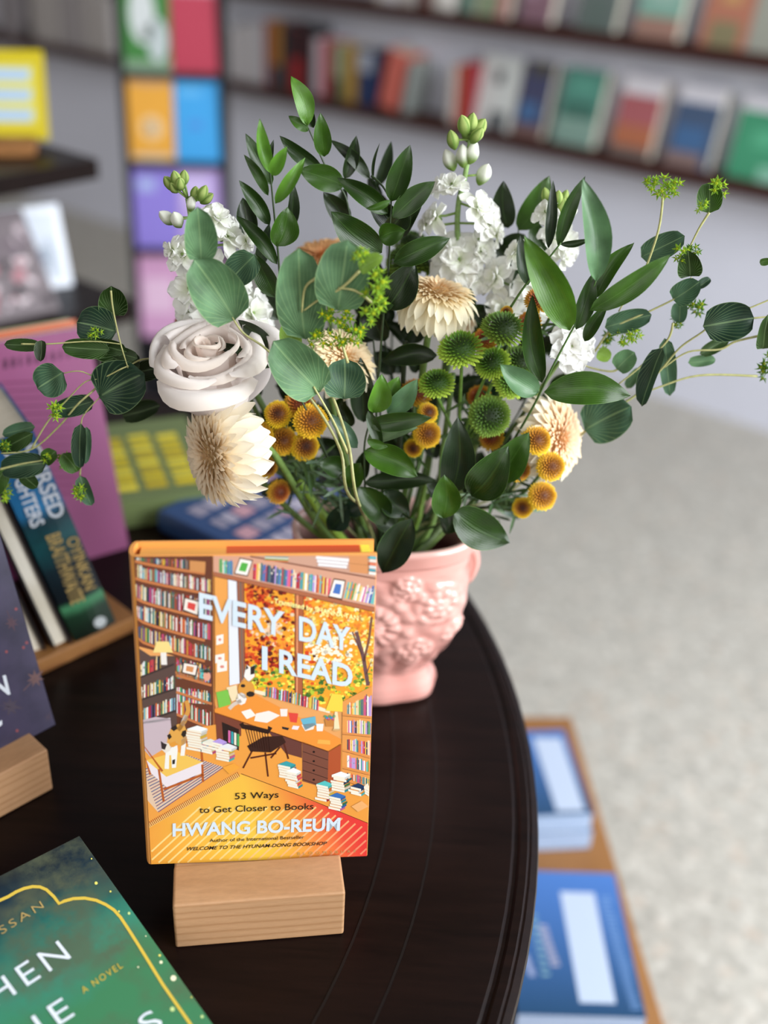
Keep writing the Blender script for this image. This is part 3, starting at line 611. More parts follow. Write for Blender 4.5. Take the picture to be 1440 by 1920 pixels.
up_books = [
 ('cream book with green and pink print on the upper wall shelf', 905, 40, '#c9b990', .16, [(0, 0, .3, .3, '#4f8a70'), (.4, 0, .7, .3, '#7fa06a'), (.75, 0, 1, .35, '#c97a70')]),
 ('maroon book facing out on the upper wall shelf', 1000, 48, '#8a4a62', .1, [(0, .3, .5, .9, '#b98aa0')]),
 ('dark green book facing out on the upper wall shelf', 1112, 62, '#4c5f56', .12, [(.2, 0, .8, .4, '#3c5a4a')]),
 ('mint green book with orange base on the upper wall shelf', 1225, 76, '#7fbfa8', .125, [(0, 0, 1, .25, '#b0765a'), (.2, .4, .8, .8, '#a4d2c0')]),
 ('orange and yellow book facing out on the upper wall shelf', 1350, 88, '#c9682c', .125, [(.2, .0, .8, .3, '#8a7a30'), (.3, .5, .7, .8, '#e0a040')]),
 ('pale grey-green book at the right end of the upper wall shelf', 1440, 100, '#a9aa98', .12, None)]
for lb, x, y, c, w, art in up_books: wall_book_face(lb, x, y, 1, c, w, art=art)
def wall_spine(label, x0, x1, yb, shelf, c, h, roll=0, group=None, d=.1, band=None):
    z = (ZL if shelf == 0 else ZU) + .0152; s0, _ = on_wall(x0, yb, .108); s1, _ = on_wall(x1, yb, .108); t = (s0 - s1)
    yaw = math.degrees(math.atan2(-WD.y, -WD.x)); dz = max(0, -math.sin(math.radians(roll))) * t * .94
    F = frame(wpt(s0, .108, z + dz), yaw, 0, roll); r = book_spine_facing('book', label, F, t * .94, h, d, covermat(c, H(c)), group)
    if band:
        mb = MB(); a, b, cc = band; mb.poly([(.001, a * h, .003), (t * .94 - .001, a * h, .003), (t * .94 - .001, b * h, .003), (.001, b * h, .003)], H(cc)); mb.build('spine_print', M['print'], r)
    return r
L_ = 'on the lower wall shelf'
sp = [
 (495, 508, '#8a3a30', .2, f'thin red-brown spine {L_}, left of the ochre one', None),
 (508, 528, '#9a6a2a', .2, f'ochre spine {L_} with dark blue foot', (0, .35, '#2e4050')),
 (528, 545, '#3a2a30', .205, f'dark brown spine {L_}, just right of the ochre one', None),
 (545, 566, '#9a1f24', .19, f'bright red spine {L_} between two dark spines', (.55, 1, '#2a2226')),
 (566, 582, '#1c1c22', .205, f'black spine {L_}, right of the bright red one', None),
 (586, 602, '#c9b6be', .17, f'pale pink spine {L_}, left of the crimson one', None),
 (602, 620, '#a8243c', .17, f'crimson spine {L_}', None),
 (620, 642, '#8a9a80', .165, f'grey-green spine {L_} with dark green foot', (0, .4, '#3a5240')),
 (642, 668, '#a8843a', .165, f'mustard spine {L_}', None),
 (668, 700, '#27365c', .165, f'navy spine {L_} with white upper half', (.6, .95, '#a0a6b4')),
]
for x0, x1, c, h, lb, bd in sp: wall_spine(lb, x0, x1, 150 + (x0 - 434) * .224, 0, c, h, band=bd)
wall_spine(f'salmon pink spine leaning to the right {L_}', 708, 742, 214, 0, '#c9685c', .17, roll=-12)
wall_spine(f'thin greyish spine leaning behind the salmon one {L_}', 750, 760, 222, 0, '#8a8f8c', .15, roll=-10)
wall_spine('white spine left of the orange one near the middle ' + L_, 836, 850, 240, 0, '#cfc6c2', .16)
wall_spine('orange-red spine beside the white patched book ' + L_, 850, 864, 243, 0, '#b5502e', .165)
wall_spine('dark crimson spine touching the white patched book ' + L_, 864, 876, 246, 0, '#8e2430', .17)
R = random.Random(3)
x = 396
k = 0
while x < 490:
    w_ = R.uniform(12, 22); wall_spine('blurred pale grey book spine right of the magazine rack', x, x + w_, 145 + (x - 396) * .22, 0, R.choice(['#a6a6ad', '#b4b3bb', '#9b9aa4', '#bdb9bc']), R.uniform(.15, .2), group='pale spines right of the magazine rack'); x += w_ + 1
x = 4
while x < 200:
    w_ = R.uniform(16, 30); c = R.choice(['#8e888c', '#a09a9c', '#7e7a80', '#b0aaa8'])
    if 30 < x < 56: wall_spine('black low book end at the left part of the lower wall shelf', x, x + w_, 66 + x * .2, 0, '#1f1d22', .05)
    else: wall_spine('blurred grey book spine left of the magazine rack', x, x + w_, 66 + x * .2, 0, c, R.uniform(.17, .21), group='grey spines left of the magazine rack')
    x += w_ + 1
for x0, x1, c, lb in ((700, 716, '#c9c2bc', 'white spine at the left end of the upper wall shelf'), (716, 745, '#d6d2d6', 'wide off-white spine on the upper wall shelf'), (745, 775, '#b9b2ae', 'pale grey spine on the upper wall shelf'), (790, 806, '#6d3a34', 'brown spine on the upper wall shelf'), (808, 840, '#cfcbc6', 'ivory spine on the upper wall shelf beside the brown one')):
    wall_spine(lb, x0, x1, 18 + (x0 - 700) * .13, 1, c, .19)

# ------------------------------------------------------------------ black magazine rack
def rack():
    Y = 2.5; A = V((-.606, 0, 0)); yaw = 6; F = base_frame(V((A.x - .005, Y, 0)), yaw); r = thing('magazine_rack', 'tall black magazine rack with pockets standing before the wall', 'rack', M=F)
    W, Hh, D = .228, 1.34, .1
    for x in (0, W - .014):
        mb = MB(); mb.box((x, 0, 0), (x + .014, D, Hh)); mb.build('side_panel', M['black'], r)
    mb = MB(); mb.box((.0142, D - .006, .02), (W - .0142, D, Hh)); mb.build('back_panel', M['black'], r)
    inv = F.inverted(); zs = []
    for y in (135, 302, 465, 632): zs.append(P(300, y, Y + .01).z)
    zs += [zs[-1] - .19, zs[-1] - .38]
    rows = [zs[0]] + zs[1:]
    for z in rows:
        if z < .03: continue
        mb = MB(); mb.box((.0142, -.012, z - .012), (W - .0142, D - .0062, z)); mb.build('ledge', M['black'], r)
    mb = MB(); mb.box((-.02, -.03, 0), (W + .02, D + .03, .014)); mb.build('base', M['black'], r)
    bk = [(0, 0, '#3c7a3a', 'green book with a white shape in the top row of the magazine rack', [(.15, .3, .7, .95, '#c9cfd0'), (.5, .1, .95, .6, '#b6c0c2'), (.4, .35, .6, .5, '#2f5a2a'), (0, 0, 1, .12, '#7f9a80')]),
          (0, 1, '#b03a50', 'red book in the top row of the magazine rack', [(0, .86, 1, 1, '#c98a98')]),
          (1, 0, '#e0a23e', 'orange book with pale round motif in the magazine rack', [(.25, .25, .75, .55, '#ecc890'), (.35, .3, .65, .5, '#f2dcc0'), (0, 0, 1, .08, '#d8c0a0'), (0, .9, 1, 1, '#d8a878')]),
          (1, 1, '#3f9fe0', 'sky blue book beside the orange one in the magazine rack', [(.1, .8, .6, .9, '#5fb0e8'), (.3, .4, .6, .5, '#4f8fd8')]),
          (2, 0, '#8f7fd6', 'violet book in the third row of the magazine rack', [(.1, .7, .5, .85, '#a9b4e6')]),
          (2, 1, '#b8a0dc', 'pale lilac book in the third row of the magazine rack', [(.1, .5, .7, .9, '#c9b8e6')]),
          (3, 0, '#cf9cc4', 'pink book at the left of the fourth row of the rack', [(.1, .3, .8, .7, '#e0bcd8')]),
          (3, 1, '#d4a8cf', 'pale pink book at the right of the fourth row of the rack', None)]
    for row, cidx, c, lb, art in bk:
        w = (W - .03) / 2 - .001; h = (rows[row - 1] if row else rows[0] + .19) - rows[row] - .014
        A = F @ V((.0148 + cidx * (w + .0015), .004, rows[row] + .0004)); G = frame(A, yaw, 3)
        b = book_cover_facing('paperback_book', lb, G, w, h, .012, covermat(c, H(c)), hard=False)
        if art:
            mb = MB()
            for (x0, y0, x1, y1, cc) in art:
                cx, cy, rx, ry = (x0 + x1) / 2 * w, (y0 + y1) / 2 * h, (x1 - x0) / 2 * w, (y1 - y0) / 2 * h
                if 'round' in lb or 'shape' in lb and cc != '#7f9a80' and rx < .4 * w: mb.poly([(cx + rx * math.cos(i * PI / 8), cy + ry * math.sin(i * PI / 8), .0003) for i in range(16)], H(cc))
                else: mb.poly([(cx - rx, cy - ry, .0003), (cx + rx, cy - ry, .0003), (cx + rx, cy + ry, .0003), (cx - rx, cy + ry, .0003)], H(cc))
            mb.build('cover_print', M['print'], b)
rack()

# ------------------------------------------------------------------ round table
TC = V((-.583, .637, 0)); TR = .707
def lathe(mb, prof, c=V((0, 0, 0)), n=96, col=(1, 1, 1)):
    rows = [[V((c.x + r_ * math.cos(2 * PI * j / n), c.y + r_ * math.sin(2 * PI * j / n), z)) for j in range(n)] for r_, z in prof]; mb.grid(rows, closed=True)
t = thing('round_table', 'dark brown polished round wooden table carrying the vase and books', 'table', (TC.x, TC.y, 0))
mb = MB(); z = .75
lathe(mb, [(.0, z), (.688, z), (.690, z - .0012), (.692, z - .0012), (.694, z + .0006), (.699, z + .0006), (.7005, z - .0012), (.702, z - .001), (.7065, z - .003), (.7075, z - .008), (.706, z - .014), (.699, z - .018), (.699, z - .022), (.692, z - .03), (.6, z - .032), (0, z - .032)], n=160)
mb.build('tabletop', M['table'], t, smooth=False)
cc = []
for q_ in ((820, 1570), (770, 1730), (690, 1920)): cc.append((pz(*q_, .75) - V((TC.x, TC.y, .75))).length)
g0 = sum(cc) / 3
mb = MB(); lathe(mb, [(g0 - .032, z + .0001), (g0 - .032, z + .0003), (g0, z + .0003), (g0, z + .0001)], n=160); mb.build('inlay_ring', M['table'], t)
for rr_ in (g0, g0 - .032):
    mb = MB(); lathe(mb, [(rr_ - .0008, z + .0002), (rr_ - .0008, z + .0005), (rr_ + .0008, z + .0005), (rr_ + .0008, z + .0002)], n=160); mb.build('groove', M['groove'], t)
mb = MB(); lathe(mb, [(0, z - .032), (.16, z - .0321), (.15, z - .05), (.06, z - .08), (.05, .45), (.075, .32), (.085, .2), (.06, .12), (.07, .08), (0, .08)], n=40); mb.build('pedestal', M['table'], t, smooth=True)
for k in range(4):
    a = PI / 4 + k * PI / 2; mb = MB(); mb.tube([(math.cos(a) * u, math.sin(a) * u, zz) for u, zz in ((.05, .16), (.2, .11), (.34, .045), (.42, .022))], .028, .02, 10); mb.build('foot', M['table'], t, smooth=True)

# ------------------------------------------------------------------ low bench and blue books
def bench():
    y1 = 1.258; yaw = math.degrees(math.atan2(.765 - 1.257, .325 - .285)) + 90
    F = base_frame(V((.285, y1, 0)), yaw); r = thing('low_wooden_bench', 'low brown wooden bench holding blue books beside the round table', 'bench', M=F)
    mb = MB(); mb.box((-.33, -1.0, .265), (0, 0, .285)); mb.build('plank', M['board'], r, bevel=.002)
    for x in (-.31, -.04):
        for y in (-.96, -.04): mb = MB(); mb.box((x - .015, y - .015, 0), (x + .015, y + .015, .2648)); mb.build('leg', M['board'], r, bevel=.002)
bench()
bluec = None
def blue_mat():
    m_, nt, b = newmat('blue_cover'); v = coords(nt); sp_ = nt.nodes.new('ShaderNodeSeparateXYZ'); L(nt, v, sp_.inputs[0])
    mm = nt.nodes.new('ShaderNodeMath'); mm.operation = 'MULTIPLY'; mm.inputs[1].default_value = 5; L(nt, sp_.outputs[1], mm.inputs[0])
    r = ramp(nt, mm.outputs[0], [(0, H('#1d4468')), (1, H('#4a7ac4'))]); L(nt, r.outputs[0], b.inputs['Base Color']); b.inputs['Roughness'].default_value = .35; return m_
bm = blue_mat()
M['bluepages'] = pages_mat('blueish_page_block', H('#8fa9d0'), H('#b9c9e0'))
def flat_book(name, label, A, yaw, w, h, t, cm, group=None, hard=False, pg=None, spine='L'):
    """lying flat, cover up: A is the front left corner on the surface below"""
    y = math.radians(yaw); F = Matrix.Identity(4); x = V((math.cos(y), math.sin(y), 0)); u = V((-math.sin(y), math.cos(y), 0))
    for i in range(3): F[i][0] = x[i]; F[i][1] = u[i]; F[i][2] = (0, 0, 1)[i]; F[i][3] = (A + V((0, 0, t)))[i]
    return book_cover_facing(name, label, F, w, h, t, cm, group, hard=hard, pg=pg, spine=spine), F
def blues():
    for (fr, bk_, lab) in ((V((.2785, 1.007, 0)), V((.2595, 1.155, 0)), 'far'), (V((.294, .727, 0)), V((.2895, .908, 0)), 'near')):
        d = bk_ - fr; yaw = math.degrees(math.atan2(d.y, d.x)) - 90; w = .13; h = .152 if lab == 'far' else .186
        x = V((math.cos(math.radians(yaw)), math.sin(math.radians(yaw)), 0))
        for k in range(2):
            A = fr - x * (w + .004 * k) ; A.z = .2854 + k * .0302
            b, F = flat_book('paperback_book', ('blue paperback on top of the %s stack on the bench' if k else 'blue paperback at the bottom of the %s stack on the bench') % lab, A, yaw, w, h, .03, bm, pg=M['bluepages'])
        art = Art(F); c = H('#b9c6dc')
        if lab == 'far': art.poly([(999, 1383), (1052, 1384), (1097, 1520), (1044, 1521)], c)
        else:
            art.poly([(1050, 1672), (1114, 1674), (1155, 1882), (1087, 1880)], c); lc = H('#6f93c4'); R = random.Random(2)
            for k in range(26):
                a = k / 25; x0 = 1140 + 58 * a - 4; y0 = 1682 + 206 * a; art.poly([(x0 - 12, y0), (x0 + 6 + R.uniform(-6, 6), y0), (x0 + 7, y0 + 3.4), (x0 - 11, y0 + 3.4)], lc)
            for x0, y0, x1, y1, w_, cc_ in ((1018, 1735, 1044, 1815, 16, '#a8a6b8'), (1000, 1715, 1026, 1838, 14, '#7fa6b0'), (985, 1790, 1000, 1830, 12, '#8f9cc0')):
                n = 9
                for k in range(n): a = k / n; X = x0 + (x1 - x0) * a; Yy = y0 + (y1 - y0) * a; art.poly([(X - w_ / 2, Yy), (X + w_ / 2 + R.uniform(-2, 1), Yy), (X + w_ / 2, Yy + 5), (X - w_ / 2, Yy + 5)], H(cc_))
        art.mb.build('cover_print', M['print'], b)
blues()

# ------------------------------------------------------------------ far display table at the left
yw = math.degrees(math.atan2(1.789 - 1.638, -.627 + .437))    # back edge direction
def far_tables():
    c = V((-.437, 1.638, 0)); y = 141.5; F = base_frame(c, y)       # x runs along the back edge away from the corner, -y... into the table
    r = thing('display_table', 'dark display table behind the round table, raised tier on it', 'table', M=F)
    mb = MB(); mb.box((-.045, -.01, .715), (1.1, .27, .75)); mb.build('tabletop', M['table'], r, bevel=.003)
    for a, b in ((.0, .02), (1.03, .02), (.0, .2), (1.03, .2)): mb = MB(); mb.box((a, b, 0), (a + .05, b + .05, .7148)); mb.build('leg', M['table'], r)
    t = thing('display_riser', 'dark raised tier with pointed corner under the yellow book', 'riser', M=F @ Matrix.Translation((0, 0, .7502)))
    mb = MB(); mb.box((0, 0, .172), (1.0, .2, .2)); mb.build('top_board', M['table'], t, bevel=.002)
    for a, b in ((.3, .02), (.9, .02), (.3, .14), (.9, .14)): mb = MB(); mb.box((a, b, 0), (a + .04, b + .04, .1718)); mb.build('leg', M['table'], t)
far_tables()
def yellow_book():
    F = frame(V((-.512, 1.672, .965)) - V((math.cos(math.radians(13)), math.sin(math.radians(13)), 0)) * .13, 13, 22); w, h = .13, .122
    F.translation += V((-.003, -.005, .004))
    pine_block('pale wooden block holding the yellow book on the dark riser', base_frame(F.translation + V((0.0, -.035, -.0185)), 13), .12, .08, .022, .034, .026, .005, 'board')
    r = book_cover_facing('hardcover_book', 'yellow book with pale blue lettering bands on the dark riser', F, w, h, .018, covermat('#d9cf1c', H('#bba904')))
    mb = MB(); mb.poly([(.006, .02, .0003), (w - .014, .02, .0003), (w - .014, h - .02, .0003), (.006, h - .02, .0003)], H('#c6c060'))
    for k in range(3):
        y0 = .028 + k * .028 - .004; mb.poly([(.008, y0, .0006), (w - .022, y0, .0006), (w - .018, y0 + .015, .0006), (.008, y0 + .017, .0006)], H('#9db6d2'))
    mb.build('cover_print', M['print'], r)
yellow_book()
def white_card():
    yaw, lean = 32, 27; x = V((math.cos(math.radians(yaw)), math.sin(math.radians(yaw)), 0)); w = .1
    F = frame(V((-.501, 1.697, .7503)) - x * w - V((.0, .03, 0)), yaw, 20, 0)
    F = frame(V((-.497, 1.66, .7503)) - x * w, yaw, 20)
    r = thing('framed_print', 'small white card with grey picture standing on the far table', 'picture', M=F)
    mb = MB(); mb.box((0, 0, -.006), (w, .125, 0)); mb.build('frame', covermat('#dfe4ee', H('#dfe4ee')), r, bevel=.004)
    mb = MB(); mb.box((.01, .012, -.0001), (w - .01, .113, .0005), c=H('#c3cad6')); mb.build('picture', M['print'], r)
    mb = MB(); R = random.Random(1)
    for k in range(14): cx, cy = R.uniform(.03, .075), R.uniform(.03, .07); s = R.uniform(.004, .01); mb.poly([(cx + s * math.cos(i), cy + s * 1.3 * math.sin(i), .0007 + k * .00002) for i in range(6)], H(R.choice(['#8a94a4', '#6f7a8c', '#a4adba'])))
    mb.build('figure', M['print'], r)
white_card()
def grey_book():
    yaw = 42; x = V((math.cos(math.radians(yaw)), math.sin(math.radians(yaw)), 0)); w = .135
    F = frame(V((-.488, 1.555, .7503)) - x * w, yaw, 38); r = book_cover_facing('hardcover_book', 'grey and pink patterned book leaning back behind the pink book', F, w, .16, .016, covermat('#6f666a', H('#6f666a')))
    mb = MB(); R = random.Random(8)
    for k in range(46):
        cx, cy = R.uniform(.01, w - .01), R.uniform(.01, .15); s = R.uniform(.004, .013); a = R.random() * 3
        mb.poly([(min(max(cx + s * math.cos(i + a), .001), w - .001), min(max(cy + s * math.sin(i + a), .001), .159), .0004 + k * .00001) for i in range(5)], H(R.choice(['#3a3438', '#b8aab0', '#6a5f66', '#a3747c', '#c9bcc0'])))
    mb.build('cover_print', M['print'], r)
grey_book()

# ------------------------------------------------------------------ left side of the round table
def tray():
    F = base_frame(V((-.208, .786, .7504)), 47); r = thing('wooden_board', 'orange-brown wooden board under the leaning blue book', 'board', M=F)
    mb = MB(); mb.box((-.24, 0, 0), (0, .1, .0148)); mb.build('board', M['board'], r, bevel=.0015)
tray()
def spinebook():
    A = pz(140, 1203, .7662); F = frame(A, 30, 5, 14); t, h, d = .037, .19, .112
    cmn, nt, b = newmat('teal_painted_cover'); n = noise(nt, 22, 4, coords(nt)); sp_ = nt.nodes.new('ShaderNodeSeparateXYZ'); tc = nt.nodes.new('ShaderNodeTexCoord'); L(nt, tc.outputs['Object'], sp_.inputs[0])
    mm = nt.nodes.new('ShaderNodeMath'); mm.operation = 'MULTIPLY'; mm.inputs[1].default_value = 1 / h; L(nt, sp_.outputs[1], mm.inputs[0])
    r1 = ramp(nt, mm.outputs[0], [(0, H('#0e1a12')), (.12, H('#1c3a28')), (.17, H('#4a8a62')), (.2, H('#0c151c')), (.36, H('#0f222c')), (.5, H('#17525a')), (.6, H('#143c4a')), (.66, H('#2576ae')), (1, H('#1b5a9a'))])
    r2 = ramp(nt, n.outputs[0], [(.35, (.55,) * 3), (.65, (1.2, 1.25, 1.2))]); L(nt, mixc(nt, 1.0, r1.outputs[0], r2.outputs[0], 'MULTIPLY'), b.inputs['Base Color']); b.inputs['Roughness'].default_value = .35
    r = book_spine_facing('hardcover_book', 'thick blue and teal hardcover leaning left, gold lettering down its spine', F, t, h, d, cmn)
    def words(nm, mat, items):
        mb = MB()
        for s, p0, p1, hp in items: px_letter(mb, F, s, p0, p1, 0, up=(hp, -hp * .35), z=.0031, bold=.02)
        mb.build(nm, M[mat], r)
    words('title_lettering', 'white_ink', [('CURSED', (42, 835), (94, 972), 30), ('DAUGHTERS', (4, 842), (58, 988), 27)])
    words('author_lettering', 'dull_gold', [('OYINKAN', (122, 1008), (158, 1105), 22), ('BRAITHWAITE', (84, 1003), (133, 1132), 27)])
    mb = MB(); x, y = on_plane(F, 186, 1163); mb.poly([(x + .0052 * math.cos(i * PI / 8), y + .0052 * math.sin(i * PI / 8), .0031) for i in range(16)], H('#b9bfc2')); mb.build('publisher_mark', M['print'], r)
    # two dark hardcovers leaning beside it, page edges to the camera
    xh = F.col[0].to_3d()
    for k, (dx, lb) in enumerate(((.0172, 'dark hardcover leaning left against the blue one, cream page edge showing'), (.0372, 'dark hardcover leaning left, outermost beside the purple book, cream page edge'))):
        G = frame(A - xh * dx * 1.03, 30, 5, 14); G.translation.z = .7662 if k < 0 else G.translation.z + .0; tt = .0155
        q = thing('hardcover_book', lb, 'book', M=G); cm = covermat('#1a1518', H('#1a1518')); hh = .165 - k * .03
        for x0 in (0, tt - .0022): mb = MB(); mb.box((x0, 0, -.1), (x0 + .0022, hh, 0)); mb.build('front_cover' if x0 == 0 else 'back_cover', cm, q)
        mb = MB(); mb.box((0, 0, -.1025), (tt, hh, -.1)); mb.build('spine', cm, q)
        mb = MB(); mb.box((.0024, .003, -.0999), (tt - .0024, hh - .003, -.003)); mb.build('pages', M['pages'], q)
spinebook()
def pink():
    yaw = 36; x = V((math.cos(math.radians(yaw)), math.sin(math.radians(yaw)), 0)); w, h, t = .145, .215, .02
    F = frame(V((-.245, .918, .7503)) - x * w, yaw, 16); pk, nt, b = newmat('magenta_cover'); n = noise(nt, 6, 2, coords(nt)); r_ = ramp(nt, n.outputs[0], [(.3, H('#7c3862')), (.7, H('#8e4474'))]); L(nt, r_.outputs[0], b.inputs['Base Color']); b.inputs['Roughness'].default_value = .45
    r = book_cover_facing('paperback_book', 'magenta pink book standing upright, rows of small dark print', F, w, h, t, pk, hard=False, spine='L')
    art = Art(F); R = random.Random(4); dk = H('#6e2a52')
    for k in range(15):
        y = 712 + k * 15; art.poly([(0 - 20, y + 6), (120 + k * 3 + R.uniform(-25, 25), y), (120 + k * 3, y + 3), (-20, y + 9)], dk)
    for k in range(11): x0 = 5 + k * 15; art.poly([(x0, 692 - k * 2.4), (x0 + R.uniform(5, 10), 690 - k * 2.4), (x0 + R.uniform(3, 9), 672 - k * 2.4), (x0 + 1, 674 - k * 2.4)], H('#4a1f3c'))
    art.mb.build('back_cover_print', M['print'], r)
    n_ = F.col[2].to_3d(); hn = V((n_.x, n_.y, 0)).normalized()
    G = F.copy(); G.translation = F.translation - hn * .0225 - V((0, 0, 0)); 
    r2 = book_cover_facing('paperback_book', 'book with olive and orange covers standing close behind the magenta one', G, w * .98, h * 1.0, .02, covermat('#b8613c', H('#b8613c')), hard=False)
    r2.children[0].data.materials[0] = covermat('#8a8f4a', H('#8a8f4a'))
pink()
def flats():
    # olive and yellow book
    A = V((-.165, .99, .7503)); yaw = 22; x = V((math.cos(math.radians(yaw)), math.sin(math.radians(yaw)), 0))
    r, F = flat_book('paperback_book', 'thick olive green book lying flat with yellow lettering behind the white rose', A, yaw + 90, .18, .16, .03, covermat('#6f7f4a', H('#66744a')))
    mb = MB(); R = random.Random(6)
    for row in range(4):
        x0 = .02
        while x0 < .135: wd = R.uniform(.008, .016); y0 = .02 + row * .03; mb.poly([(x0, y0, .0004), (x0 + wd, y0, .0004), (x0 + wd - .001, y0 + .022, .0004), (x0 + .001, y0 + .022, .0004)], H(R.choice(['#c9b428', '#d6c640', '#b8a32a']))); x0 += wd + .003
    mb.poly([(.11 + .022 * math.cos(i * PI / 8), .158 + .012 * math.sin(i * PI / 8), .0004) for i in range(16)], H('#d3d6d2')); mb.build('cover_print', M['print'], r)
    # blue book with pink-white lettering
    A = V((-.221, .952, .7503)); yaw = -36
    r, F = flat_book('hardcover_book', 'blue book with greyish pink lettering lying flat behind the standing hardcover', A + .15 * V((math.cos(math.radians(yaw)), math.sin(math.radians(yaw)), 0)), yaw + 90, .15, .15, .024, covermat('#2a4a78', H('#2b4672')), hard=True)
    mb = MB()
    for row in range(4):
        x0 = .016
        while x0 < .13: wd = R.uniform(.008, .02); y0 = .014 + row * .032; mb.poly([(x0, y0, .0004), (x0 + wd, y0, .0004), (x0 + wd, y0 + .02, .0004), (x0, y0 + .02, .0004)], H(R.choice(['#a8a2b2', '#8f8a9c', '#b98f9a']))); x0 += wd + .004
    mb.build('cover_print', M['print'], r)
flats()
def navy():
    yaw, lean = 49, 16; x = V((math.cos(math.radians(yaw)), math.sin(math.radians(yaw)), 0)); w, h = .14, .205
    F = frame(V((-.230, .621, .784)) - x * w, yaw, lean)
    m_, nt, b = newmat('midnight_violet_cover'); n = noise(nt, 30, 4, coords(nt)); r_ = ramp(nt, n.outputs[0], [(.35, H('#26233c')), (.65, H('#3e3853'))]); L(nt, r_.outputs[0], b.inputs['Base Color']); b.inputs['Roughness'].default_value = .4
    r = book_cover_facing('hardcover_book', 'dark violet hardcover with faint autumn leaves on a pine block', F, w, h, .022, m_)
    art = Art(F)
    def maple(cx, cy, s, a, c):
        pts = []
        for i in range(14): rr = s * (1 if i % 2 == 0 else .42) * (1.15 if i == 0 else .85); an = a + 2 * PI * i / 14; pts.append((cx + rr * math.cos(an), cy + rr * math.sin(an)))
        art.poly(pts, c); art.line([(cx, cy), (cx - s * 1.6 * math.cos(a), cy - s * 1.6 * math.sin(a))], 1.6, c)
    maple(66, 1272, 20, -.8, H('#6b5252')); art.lay(); maple(22, 1168, 16, 1.2, H('#54404a')); maple(20, 1325, 22, .1, H('#4a4250')); maple(90, 1345, 9, 2, H('#4a4050'))
    for x_, y_ in ((44, 1214), (30, 1142), (32, 1370), (12, 1222), (50, 1205)): art.disc(x_, y_, 3, 3, H('#8a4a50'), 8)
    art.mb.build('cover_print', M['print'], r)
    mb = MB(); px_letter(mb, F, 'N', (-9, 1307), (19, 1300), 0, up=(-9, -36), bold=.03); mb.build('title_lettering', M['white_ink'], r)
    mb = MB(); px_letter(mb, F, 'I', (-3, 1364), (4, 1358), 0, up=(-1, -9), bold=.0); mb.build('author_lettering', M['white_ink'], r)
    F2 = base_frame(V((-.2265, .5905, .7504)), 47); xb = V((math.cos(math.radians(47)), math.sin(math.radians(47)), 0))
    pine_block('pale pine block holding the dark violet hardcover', base_frame(V((-.2265, .5905, .7504)) - xb * .105, 47), .105, .09, .0375, .026, .03)
navy()
